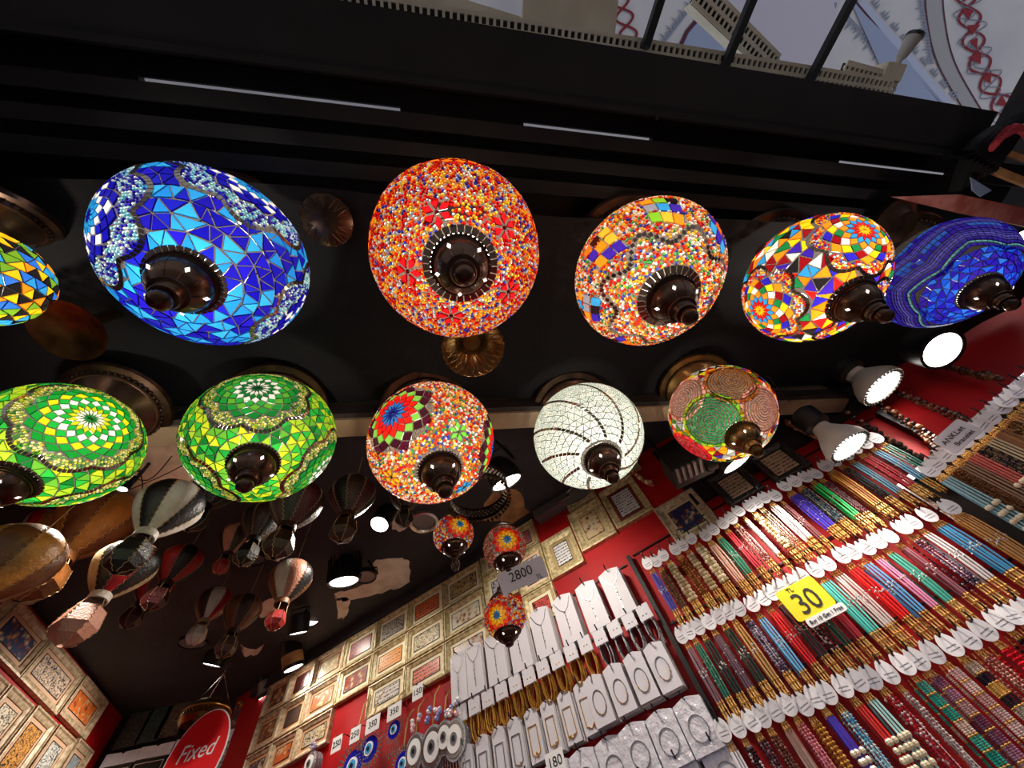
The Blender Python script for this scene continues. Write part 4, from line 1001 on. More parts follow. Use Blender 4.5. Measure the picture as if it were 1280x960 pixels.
# ------------------------------------------------------------------ picture frames
def picture(p, ang, wd, ht, label, bgc, kind='ink', mt='frame', mount='efe2c8', bw=.022, mw=.018, tilt=0, group=None):
    t = thing('picture_frame', label, 'picture', tuple(p), ang, group)
    if tilt: t.rotation_euler = (tilt, 0, ang)
    d = .022
    for (a, b) in (((-wd / 2, ht / 2), (wd / 2, ht / 2)), ((wd / 2, ht / 2), (wd / 2, -ht / 2)), ((wd / 2, -ht / 2), (-wd / 2, -ht / 2)), ((-wd / 2, -ht / 2), (-wd / 2, ht / 2))):
        ax, az_ = a; bx, bz = b
        def ins(x, z, k): return (x - math.copysign(k, x), z - math.copysign(k, z))
        V = []
        for (k, y) in ((0, 0), (0, -d), (bw * .25, -d * 1.05), (bw * .4, -d * .8), (bw * .8, -d * .62), (bw, -d * .5), (bw, 0)):
            x0, z0 = ins(ax, az_, k); x1, z1 = ins(bx, bz, k); V += [(x0, y, z0), (x1, y, z1)]
        MB().add(V, [(2 * i, 2 * i + 1, 2 * i + 3, 2 * i + 2) for i in range(6)]).build('moulding', M[mt], t)
    iw, ih = wd - 2 * bw, ht - 2 * bw
    o = MB().box((0, -d * .25, 0), (iw, d * .1, ih)).build('mount_board', M['mount'], t); o.color = hx(mount)
    o = MB().box((0, -d * .25 - d * .08, 0), (iw - 2 * mw, d * .08, ih - 2 * mw)).build('print', M[kind], t); o.color = hx(bgc)
    o = MB(); q = .002
    for sx, sz, ww, hh in ((0, (ih / 2 - mw), iw - 2 * mw, q), (0, -(ih / 2 - mw), iw - 2 * mw, q), ((iw / 2 - mw), 0, q, ih - 2 * mw), (-(iw / 2 - mw), 0, q, ih - 2 * mw)): o.box((sx, -d * .36, sz), (ww, .003, hh))
    o.build('inner_fillet', M['dkwood'], t)
    return t
FG = 'gilt framed pictures on the right wall'
cols_s = [-2.285, -2.115, -1.945, -1.735, -1.52, -1.305, -1.08, -.845]
rows_h = [(1.305, 1.155), (1.150, 1.008), (1.002, .872)]
grid = {(0, 0): ('7a4a2c', 'mini', 'orange and brown scene'), (1, 0): ('5a2018', 'ink', 'dark red calligraphy'), (2, 0): ('a09070', 'mini', 'grey landscape'), (3, 0): ('a03020', 'ink', 'red calligraphy'), (4, 0): ('b8b0a0', 'ink', 'grey blue calligraphy'), (5, 0): ('d8682c', 'lines', 'bright orange script'), (6, 0): ('d8c088', 'ink', 'sand coloured calligraphy'),
        (0, 1): ('8a5a34', 'mini', 'brown scene'), (1, 1): ('4a3428', 'lines', 'dark brown script'), (2, 1): ('a85a30', 'mini', 'orange bordered scene'), (3, 1): ('8a3a34', 'mini', 'red and blue scene'), (4, 1): ('e0902c', 'lines', 'amber script'), (5, 1): ('d8c8a0', 'ink', 'cream calligraphy'), (6, 1): ('d8d0b8', 'mini', 'pale mosque drawing'),
        (0, 2): ('3a4458', 'mini', 'dark blue scene'), (1, 2): ('c05a2c', 'mini', 'orange scene'), (2, 2): ('c8b898', 'ink', 'pale calligraphy'), (4, 2): ('d8d0c8', 'lines', 'white four line text'), (5, 2): ('e07a60', 'lines', 'coral pink script'), (6, 2): ('b8a8a0', 'mini', 'grey triple scene')}
rn = ['top', 'middle', 'bottom']
for (ci, ri), (bgc, kd, what) in grid.items():
    s0, s1 = cols_s[ci], cols_s[ci + 1]; h1, h0 = rows_h[ri]
    lab = f'gilt frame with {what}, {rn[ri]} row, ' + ['first', 'second', 'third', 'fourth', 'fifth', 'sixth', 'seventh'][ci] + ' column from the rear'
    picture(rw((s0 + s1) / 2, (h0 + h1) / 2), RW_ANG, s1 - s0 - .004, h1 - h0 - .002, lab, bgc, kd, 'framed' if ci < 3 else 'frame', 'c89a70' if ci < 3 else 'efe2c0', .020, .016, 0, FG)
for (s0, s1, h0, h1, bgc, kd, what, mc) in [(-.84, -.66, 1.20, 1.36, 'e0dcd8', 'ink', 'upright gilt frame with white print behind the star lamp above the price card', 'efe2c0'), (-.655, -.50, 1.21, 1.36, 'd8858c', 'lines', 'gilt frame with pink script beside the upper small lamp', 'e8c8a8'),
                                       (-.84, -.665, 1.035, 1.195, 'd0ccd8', 'ink', 'gilt frame with pale print just left of the 2800 price card', 'efe2c0'), (-.655, -.498, 1.005, 1.205, 'b8c4d0', 'mini', 'upright gilt frame with blue grey print behind the 2800 price card', 'e8c8a8'), (-.655, -.498, .86, 1.0, 'd85a50', 'ink', 'gilt frame with red script above the white necklace cards', 'efe2c0'),
                                       (-.492, -.325, 1.004, 1.200, 'dcdcdc', 'lines', 'square gilt frame with white text sheet, lowest of the red wall steps', 'a89060'), (-.318, -.138, 1.046, 1.262, 'c8b48c', 'mini', 'square gilt frame with two figures in a miniature, middle of the red wall steps', 'c0a878'), (-.130, .056, 1.055, 1.280, 'd8d8dc', 'lines', 'square gilt frame with white text on maroon, highest of the red wall steps', '7a2a1c'),
                                       (-.30, -.14, 1.275, 1.36, 'f0a01c', 'ink', 'gilt frame with orange print partly hidden behind the white lamp', 'efe2c0'), (.0, .12, 1.29, 1.362, 'c8b48c', 'mini', 'small gilt frame high up beside the black projector', 'efe2c0')]:
    picture(rw((s0 + s1) / 2, (h0 + h1) / 2), RW_ANG, s1 - s0, h1 - h0, what, bgc, kd, 'frame', mc, .03 if s0 > -.5 else .022, .016, 0, FG)
picture(rw(.145, .955), RW_ANG, .19, .19, 'tilted cream frame with a navy and gold print above the first bracelet tags', '2a3058', 'mini', 'framed', 'd8c8a0', .03, .012)
for (u, v, lab) in [(919, 607, 'dark carved frame with a beige text plaque below the can spotlight'), (974, 579, 'dark carved frame with a beige text plaque beside the brass cap of the disc lamp')]:
    s, h = rw_px(u, v, .02); picture(rw(s, h, .016), RW_ANG, .145, .150, lab, 'c8a888', 'lines', 'frameb', '4a4340', .022, .004)
# left wall frames
LG = 'cream framed pictures on the left wall'
def lw_px(u, v): r = ray(u, v); p = r * (LW_X / r[0]); return p[1], p[2]
for (y0, y1, h0, h1, bgc, kd, what) in [(1.38, 1.66, 1.19, 1.345, 'a8804c', 'ink', 'cream frame with ochre print at the left picture edge above the seascape'), (1.66, 1.94, 1.185, 1.345, '2a3a6a', 'mini', 'large cream frame with blue seascape painting on the left wall'), (1.94, 2.262, 1.185, 1.348, 'd8c0a8', 'ink', 'cream frame with dense black calligraphy between seascape and orange city print'), (2.266, 2.54, 1.195, 1.352, 'e0702c', 'mini', 'cream frame with orange city scene nearest the rear corner, upper row'),
                                        (1.72, 1.93, .90, 1.155, 'd8702c', 'mini', 'cream frame with orange and black scene, lower left wall at picture edge'), (1.935, 2.12, .90, 1.16, 'd8c8a8', 'ink', 'cream frame with arched calligraphy panel, lower row left wall'), (2.125, 2.31, .90, 1.17, 'e0a050', 'ink', 'cream frame with amber calligraphy, lower row left wall'), (2.315, 2.49, .90, 1.175, 'd8d8d0', 'ink', 'cream frame with white oval medallion print, lower row left wall'), (2.495, 2.655, .90, 1.19, '8a98a0', 'mini', 'cream frame with grey blue scene nearest the rear corner, lower row')]:
    picture((LW_X, (y0 + y1) / 2, CAM_Z + (h0 + h1) / 2), math.pi / 2, y1 - y0 - .006, h1 - h0, what, bgc, kd, 'framed', 'd0a888', .026, .016, 0, LG)

# ------------------------------------------------------------------ rear wall goods
for k, (u, v, c, lab) in enumerate([(168, 912, '4a4a48', 'leftmost dark embossed bag hanging high on the rear wall'), (194, 906, '3a4a48', 'second dark greenish bag hanging high on the rear wall'), (217, 900, '6a5a4c', 'bag with an oval medallion print high on the rear wall'), (303, 897, '4a2a24', 'dark red brown bag at right of the brass dome, rear wall'), (318, 892, '6a2418', 'rust red patterned bag beside the frame wall corner')]):
    p = at_y(u, v, REAR_Y - .02); t = thing('printed_bag', lab, 'bag', tuple(p), 0, 'small bags on the rear wall')
    o = MB().box((0, 0, 0), (.105, .02, .155)).build('pouch', M['ink'] if k != 3 else M['mini'], t); o.color = hx(c)
    MB().tube([(-.02, 0, .077), (-.018, -.004, .12), (.018, -.004, .12), (.02, 0, .077)], .003, 5).build('strap', M['dkwood'], t)
for k in range(5):
    p = at_y(150 + k * 44, 950 - k * 9.5, REAR_Y - .03); lab = ['first', 'second', 'third', 'fourth', 'fifth'][k] + ' white header packet from the left on the rear wall below the dark bags'
    t = thing('printed_packet', lab, 'packet', tuple(p), 0, 'white header packets on the rear wall')
    MB().prism([(-.075, -.02), (.075, -.02), (.075, .032), (.01, .03), (0, .022), (-.01, .03), (-.075, .032)], -.004, .004).build('header_card', M['bag'], t)
    o = MB().box((0, 0, -.12), (.145, .014, .19)).build('pouch', M['black'] if k < 2 else (M['mini'] if k == 2 else M['ink']), t); o.color = hx('c8c4c0')
    if k < 2:
        MB().tube([(-.062, -.009, -.04), (.062, -.009, -.04), (.062, -.009, -.2), (-.062, -.009, -.2), (-.062, -.009, -.04)], .0015, 4).build('white_border', M['white'], t)
        text_obj('A', .06, M['white'], t, (0, -.0085, -.09), (math.pi / 2, math.pi / 2, 0))
# brass dome and red sign
p = at_z(258, 893, 1.75); t = thing('pierced_dome', 'pierced brass dome lamp hanging behind the red round sign', 'lamp', tuple(p))
MB().lathe([(.0004, .055), (.02, .055), (.03, .045), (.075, .035), (.088, .02), (.095, .0), (.100, -.03), (.09, -.045), (.085, -.05)], 36).build('dome', M['brass'], t, True)
mb = MB()
for k in range(44):
    for r in range(3): q = 2 * math.pi * (k + .5 * (r % 2)) / 44; mb.octa((.098 * math.cos(q), .098 * math.sin(q), -.004 - r * .010), .0052)
mb.build('pierced_lattice', M['brass'], t)
MB().lathe([(.097, .0), (.103, .002), (.103, -.002), (.097, -.004)], 36).build('rim', M['gold'], t, True)
for k in range(3):
    q = 2 * math.pi * k / 3 + .3; MB().tube([(.09 * math.cos(q), .09 * math.sin(q), .02), (0, 0, .17), (0, 0, CEIL_H + CAM_Z - p[2])], .0018, 5).build('chain', M['silver'], t)
c0 = Vector(at_z(243, 948, 1.35)); ax = Vector(at_z(275, 922, 1.35)) - Vector(at_z(225, 960, 1.35))
sa = math.radians(-14); sxv = Vector((math.cos(sa), math.sin(sa), 0)); R3 = Matrix((sxv, Vector((0, 0, 1)), sxv.cross(Vector((0, 0, 1))))).transposed(); t = thing('round_sign', 'oval red sign with white lettering reading Fixed at the bottom edge', 'sign', tuple(c0), 0, None, tuple(R3.to_euler()))
P = [(.105 * math.cos(2 * math.pi * k / 40), .142 * math.sin(2 * math.pi * k / 40)) for k in range(40)]; th = .003; n = 40
MB().add([(x, y, th) for x, y in P] + [(x, y, -th) for x, y in P], [tuple(range(n)), tuple(range(2 * n - 1, n - 1, -1))] + [(i, i + n, (i + 1) % n + n, (i + 1) % n) for i in range(n)]).build('panel', M['signred'], t)
mb = MB(); mb.tube([(.106 * math.cos(2 * math.pi * k / 40), .143 * math.sin(2 * math.pi * k / 40), 0) for k in range(41)], .0035, 5, cap=False); mb.build('edge_rim', M['white'], t)
text_obj('Fixed', .072, M['white'], t, (0, .018, .0036), (0, 0, 0), .0006, shear=.18, squash=.86); text_obj('Price', .072, M['white'], t, (0, -.06, .0036), (0, 0, 0), .0006, shear=.18, squash=.86)

# ------------------------------------------------------------------ white jewellery cards on the right wall
def slatrail(s0, s1, h):
    o = MB().box((0, -.006, 0), (s1 - s0, .004, .005)).build('hook_rail', M['blackm'], wall_right); o.location = tuple(rw((s0 + s1) / 2, h)); o.rotation_euler = (0, 0, RW_ANG)
for h in (.905, .722, .60, .475, .36): slatrail(-1.06, -.17, h)
for h in (.925, .645, .40): slatrail(-.13, .95, h)
t = thing('rack_post', 'black metal post between the white cards and the bracelet rack', 'post', rw(-.145, .56, .018), RW_ANG)
MB().box((0, 0, 0), (.016, .03, .72)).build('upright', M['blackm'], t)
mb = MB(); mb.lathe([(.0004, -.003), (.006, -.002), (.006, 0)], 10, Matrix.Translation((0, -.016, .33)) @ Matrix.Rotation(math.pi / 2, 4, 'X')); mb.build('bolt', M['silver'], t)
t = thing('rack_post', 'black metal post at the far end of the bracelet rack', 'post', rw(.97, .45, .018), RW_ANG); MB().box((0, 0, 0), (.026, .03, .95)).build('upright', M['blackm'], t)
def hook(parent, L=.06):
    MB().tube([(0, .0, .004), (0, -L, .004), (0, -L - .006, .012), (0, -L - .008, .020)], .0024, 5).build('hook', M['black'], parent)
ORD = ['first', 'second', 'third', 'fourth', 'fifth', 'sixth', 'seventh', 'eighth', 'ninth', 'tenth', 'eleventh', 'twelfth', 'thirteenth', 'fourteenth', 'fifteenth', 'sixteenth', 'seventeenth', 'eighteenth', 'nineteenth', 'twentieth', 'twenty-first', 'twenty-second', 'twenty-third', 'twenty-fourth', 'twenty-fifth', 'twenty-sixth', 'twenty-seventh']
def oval(rx, rz, cx=0, cz=0, y=0, n=20, q0=0, q1=2 * math.pi): return [(cx + rx * math.sin(q0 + (q1 - q0) * k / n), y, cz + rz * math.cos(q0 + (q1 - q0) * k / n)) for k in range(n + 1)]
def card_stack(s, h, wd, ht, n, label, kind, metal='silver', group=None, mt='card', tilt=0.0):
    t = thing('jewellery_card_stack', label, 'jewellery cards', rw(s, h), RW_ANG, group); hook(t, .012 + n * .0075 + .012)
    for k in range(n):
        y = -.010 - k * .0075; dx = random.uniform(-.0012, .0012); dz = random.uniform(-.002, .002) - k * .0006
        o = MB().prism([(-wd / 2 + dx, -ht + dz), (wd / 2 + dx, -ht + dz), (wd / 2 + dx, .004 + dz), (.008 + dx, .014 + dz), (-.008 + dx, .014 + dz), (-wd / 2 + dx, .004 + dz)], y - .0024, y + .0024).build('card', M[mt] if k == n - 1 else (M['cardedge'] if k % 3 == 1 and mt == 'card' else M[mt]), t)
    yf = -.010 - (n - 1) * .0075 - .0045
    if kind == 'necklace':
        d = random.uniform(.30, .42) * ht
        MB().tube([(-wd * .42, yf, -.008), (-wd * .22, yf, -d * .75), (0, yf, -d), (wd * .22, yf, -d * .75), (wd * .42, yf, -.008)], .0011, 4).build('chain', M[metal], t)
        mb = MB(); mb.tube([(0, yf, -d), (random.uniform(-.003, .003), yf, -ht * .88)], .0012, 4)
        for k in range(5): mb.octa((0, yf - .001, -d - k * (ht * .45) / 5), .0028 if k % 2 else .0040)
        mb.build('pendant', M[metal], t)
    elif kind in ('bangle', 'bag'):
        rx, rz = wd * .30, ht * .27; mb = MB(); mb.tube(oval(rx, rz, 0, -ht * .58, yf), .0016, 4, cap=False)
        mb.build('bracelet', M['grey'] if metal == 'silver' else M[metal], t); mb = MB()
        for k in range(6): q = 2.0 + k * .45; mb.octa((rx * math.sin(q), yf - .001, -ht * .58 + rz * math.cos(q)), .0032)
        mb.build('charm', M['silver'] if kind == 'bag' else M['gold'], t)
    elif kind == 'long':
        mb = MB(); mb.tube([(-wd * .3, yf, -ht * .3), (-wd * .3, yf, -ht * .85), (0, yf, -ht * .93), (wd * .3, yf, -ht * .85), (wd * .3, yf, -ht * .3), (-wd * .3, yf, -ht * .3)], .0018, 4, cap=False); mb.build('bracelet', M[metal], t)
        mb = MB()
        for k in range(7): mb.octa((random.uniform(-.3, .3) * wd, yf - .002, -ht * (.85 + random.uniform(0, .1))), .0032)
        mb.build('charm', M['gold'], t)
    return t
# top row of necklace cards
for k, sc in enumerate([-.985, -.905, -.80, -.71, -.605, -.50, -.385, -.285][:8]):
    card_stack(sc if k < 2 else -1.0 + .085 + (k - 1) * .112 , .895 - .002 * k, .076 if k < 2 else .088, .165, 8, f'white necklace card with fine silver chain, {ORD[k]} from the left in the top card row', 'necklace', 'silver', 'white necklace cards')
# second row: looped chain bracelets on small white labels
def loop_stack(s, h, metal, label, wd=.048):
    t = thing('chain_bracelet_stack', label, 'bracelets', rw(s, h), RW_ANG, 'looped chain bracelets on white labels'); hook(t, .065)
    for k in range(2): MB().prism([(-wd / 2, -.045), (wd / 2, -.045), (wd / 2, .006), (-wd / 2, .006)], -.056 - k * .008, -.054 - k * .008).build('label_card', M['card'], t)
    for j in range(5):
        y = -.014 - j * .012; mb = MB(); rx = wd * .36 * random.uniform(.85, 1.1); rz = .050 * random.uniform(.9, 1.1)
        P = oval(rx, rz, random.uniform(-.002, .002), -.072, y, 16)
        mb.tube(P, .0026, 4, cap=False)
        for k in range(16):
            if k % 2: mb.octa((P[k][0], P[k][1] - .001, P[k][2]), .0042)
        mb.build('chain_loop', M[metal], t)
    return t
for k in range(14):
    s = -.985 + k * .0615; g = 'gold' if k < 10 else 'grey'
    loop_stack(s, .712, g, f'{"gold" if k < 10 else "grey silver"} looped chain bracelets, {ORD[k]} from the left in the second card row')
# third row
for k in range(8): card_stack(-.975 + k * .068, .592, .052, .125, 7, f'narrow white card with gold bracelet, {ORD[k]} from the left in the third card row', 'long', 'gold' if k > 3 else 'grey', 'narrow bracelet cards')
for k in range(4): card_stack(-.445 + k * .078, .590, .068, .120, 9, f'white card with an oval dark bracelet, {["first", "second", "third", "last"][k]} of four right of the narrow cards', 'bangle', 'silver', 'oval bracelet cards')
# fourth row of bagged cards
for k in range(9):
    card_stack(-.93 + k * .092, .452 - .003 * k, .088, .110, 6 if k < 6 else 9, f'clear bagged bracelet card, {ORD[k]} from the left in the fourth card row', 'bag', 'silver', 'bagged bracelet cards', 'bag')
for k in range(6):
    card_stack(-.72 + k * .108, .330, .095, .12, 7, f'white bagged bracelet card, {ORD[k]} from the left in the lowest card row', 'bag', 'silver', 'lowest bagged cards', 'bag')
t = thing('price_card', 'small white price card reading 180 among the bagged bracelets', 'price card', rw(rw_px(695, 953, .075)[0], rw_px(695, 953, .075)[1], .08), RW_ANG)
MB().prism([(-.032, -.026), (.032, -.026), (.032, .026), (-.032, .026)], -.001, .001).build('card', M['white'], t); text_obj('180', .034, M['text'], t, (0, -.0015, 0), (math.pi / 2, 0, 0)); 

# evil eye hangings and price tags left of the cards
def evil_eye(u, v, rpx, label, kind):
    out = .07; s, h = rw_px(u, v, out); r = rpx * 2.15 / F_PX; t = thing('evil_eye_hanging', label, 'hanging ornament', rw(s, h, out), RW_ANG, 'evil eye wall hangings')
    rx = r * (1.0 if kind == 'blue' else .8)
    disc = lambda nm, f, y, m, n=28: MB().prism([(rx * f * math.cos(2 * math.pi * k / n), r * f * math.sin(2 * math.pi * k / n)) for k in range(n)], y - .002, y + .002).build(nm, m, t)
    if kind == 'blue':
        disc('plate', .62, -.002, EYE['navy']); disc('white_ring', .34, -.005, M['white']); disc('iris', .24, -.007, EYE['sky']); disc('pupil', .11, -.009, M['black'])
        mb = MB()
        for k in range(26):
            q = 2 * math.pi * k / 26
            for j in range(3): mb.octa((rx * (.70 + j * .14) * math.cos(q), -.003, r * (.70 + j * .14) * math.sin(q)), r * .075)
        mb.build('silver_petals', M['silver'], t)
    else:
        disc('plate', 1.0, -.002, EYE['grey']); disc('carved_ring', .86, -.005, M['silver']); disc('white_ring', .66, -.008, M['white']); disc('iris', .30, -.0105, M['grey']); disc('pupil', .14, -.0125, M['black'])
        mb = MB()
        for k in range(7): mb.ball((random.uniform(-.5, .5) * r, -.006, r * (1.15 + k * .11)), r * .16, 6, 4, random.choice(G('b8bcd8', 'd8a8b0', 'e0e0e0', '7a88c0')))
        mb.build('beads', M['goldm'], t)
        for k in range(4):
            MB().prism([(rx * math.cos(2 * math.pi * j / 20), r * math.sin(2 * math.pi * j / 20)) for j in range(20)], .006 + k * .008, .009 + k * .008).build('stacked_plate', EYE['grey'], t)
    MB().tube([(0, 0, r * .9), (.004, 0, r * 1.6), (-.003, .02, r * 2.6), (0, .05, r * 3.2)], .003, 5).build('cord', EYE['rope'], t)
    mb = MB()
    for k in range(7): x = (k - 3) * r * .2; mb.tube([(x, 0, -r * .9), (x, 0, -r * (1.5 + .2 * (k % 2)))], .0016, 4); mb.octa((x, 0, -r * (1.55 + .2 * (k % 2))), .004)
    mb.build('dangles', M['silver'], t); return t
EYE = {'navy': mat('cobalt_glass', hx('1a1fa8'), .12), 'sky': mat('sky_glass', hx('4aa8e0'), .15), 'grey': mat('carved_grey_metal', hx('9a9aa4'), .35, .6, noise=(180, hx('d0d0d8'), .4, .6)), 'rope': mat('gold_cord', hx('b8904c'), .7)}
evil_eye(441, 958, 17, 'large round blue evil eye with silver petals at the bottom edge', 'blue'); evil_eye(462, 936, 14, 'blue evil eye with silver petals right of the largest one', 'blue'); evil_eye(493, 912, 10, 'small blue evil eye high under the 350 card', 'blue')
evil_eye(504, 955, 12, 'cobalt evil eye pendant at the bottom edge below the small one', 'blue'); evil_eye(519, 940, 12, 'narrow silver plate ornament with white centre, leftmost silver one', 'plate'); evil_eye(541, 934, 14, 'round silver plate ornament with white centre, middle silver one', 'plate'); evil_eye(556, 922, 11, 'silver plate ornament third from the left with pale centre', 'plate'); evil_eye(569, 924, 13, 'stacked silver plate ornament nearest the necklace cards', 'plate')
for (u, v, txt, lab) in [(421, 930, '250', 'price tag at the far left of the evil eye hangings'), (444, 918, '250', 'white price tag reading 250, second from the left above evil eyes'), (466, 905, '350', 'white price tag reading 350 left of the larger 350 card'), (493, 889, '350', 'largest white price tag reading 350 below the white text frame'), (522, 865, '150', 'tilted narrow price tag below the coral script frame')]:
    s, h = rw_px(u, v, .09); t = thing('price_tag', lab, 'price tag', rw(s, h, .09), RW_ANG, 'white price tags over the evil eyes'); wd = .026 if txt != '350' else .036
    MB().prism([(-wd, -.026), (wd, -.026), (wd, .026), (-wd, .026)], -.001, .001).build('card', M['white'], t); text_obj(txt, .030, M['text'], t, (0, -.0016, 0), (math.pi / 2, 0, 0)); MB().tube([(-.01, 0, .03), (-.01, .05, .045), (-.01, .088, .04)], .002, 5).build('wire_hook', M['black'], t)
evil_eye(388, 955, 9, 'thin gold tasselled ornament hanging at the bottom edge under the frames', 'plate')

# ------------------------------------------------------------------ bracelet bundles
TAGM = mat('printed_tag', hx('dedade'), .5); nt = TAGM.node_tree
tc = nt.nodes.new('ShaderNodeTexCoord'); sx = nt.nodes.new('ShaderNodeSeparateXYZ'); nt.links.new(tc.outputs['Generated'], sx.inputs[0])
wv = nt.nodes.new('ShaderNodeTexNoise'); wv.inputs['Scale'].default_value = 14; mp = nt.nodes.new('ShaderNodeMapping'); mp.inputs['Scale'].default_value = (3.5, 1, 1.2); nt.links.new(tc.outputs['Generated'], mp.inputs[0]); nt.links.new(mp.outputs[0], wv.inputs['Vector'])
def near(z0, w_):
    a = nt.nodes.new('ShaderNodeMath'); a.operation = 'COMPARE'; a.inputs[1].default_value = z0; a.inputs[2].default_value = w_; nt.links.new(sx.outputs['Z'], a.inputs[0]); return a.outputs[0]
ad = nt.nodes.new('ShaderNodeMath'); ad.operation = 'MAXIMUM'; nt.links.new(near(.42, .03), ad.inputs[0]); nt.links.new(near(.27, .025), ad.inputs[1])
xin = nt.nodes.new('ShaderNodeMath'); xin.operation = 'COMPARE'; xin.inputs[1].default_value = .5; xin.inputs[2].default_value = .3; nt.links.new(sx.outputs['X'], xin.inputs[0])
mu = nt.nodes.new('ShaderNodeMath'); mu.operation = 'MULTIPLY'; nt.links.new(ad.outputs[0], mu.inputs[0]); nt.links.new(xin.outputs[0], mu.inputs[1])
th_ = nt.nodes.new('ShaderNodeMath'); th_.operation = 'GREATER_THAN'; th_.inputs[1].default_value = .45; nt.links.new(wv.outputs['Fac'], th_.inputs[0])
mu2 = nt.nodes.new('ShaderNodeMath'); mu2.operation = 'MULTIPLY'; nt.links.new(mu.outputs[0], mu2.inputs[0]); nt.links.new(th_.outputs[0], mu2.inputs[1])
mc = nt.nodes.new('ShaderNodeMix'); mc.data_type = 'RGBA'; mc.inputs[6].default_value = hx('dedade'); mc.inputs[7].default_value = hx('5a5660'); nt.links.new(mu2.outputs[0], mc.inputs[0]); nt.links.new(mc.outputs[2], nt.nodes['Principled BSDF'].inputs['Base Color'])

def tag_poly(w_=.040, h_=.048):
    P = []
    for k in range(15):
        q = math.pi + math.pi * k / 14; P.append((w_ / 2 * math.cos(q), -h_ * .42 + h_ * .46 * math.sin(q)))
    P += [(w_ * .48, -h_ * .2), (w_ * .38, -.02 * h_), (w_ * .22, h_ * .16), (w_ * .10, h_ * .20), (w_ * .07, h_ * .02), (-w_ * .07, h_ * .02), (-w_ * .10, h_ * .20), (-w_ * .22, h_ * .16), (-w_ * .38, -.02 * h_), (-w_ * .48, -h_ * .2)]
    return P
TAGMESH = MB().prism(tag_poly(), -.0008, .0008)
_tm = TAGMESH.build('tag', TAGM); TAGDATA = _tm.data; bpy.data.objects.remove(_tm)
GOLD = hx('ecbe70'); GOLD2 = hx('cf984c'); SILV = hx('d8d4d0')
def jit(c, a=.12): k = 1 + random.uniform(-a, a); return tuple(min(1, x * k) for x in c[:3]) + (1,)
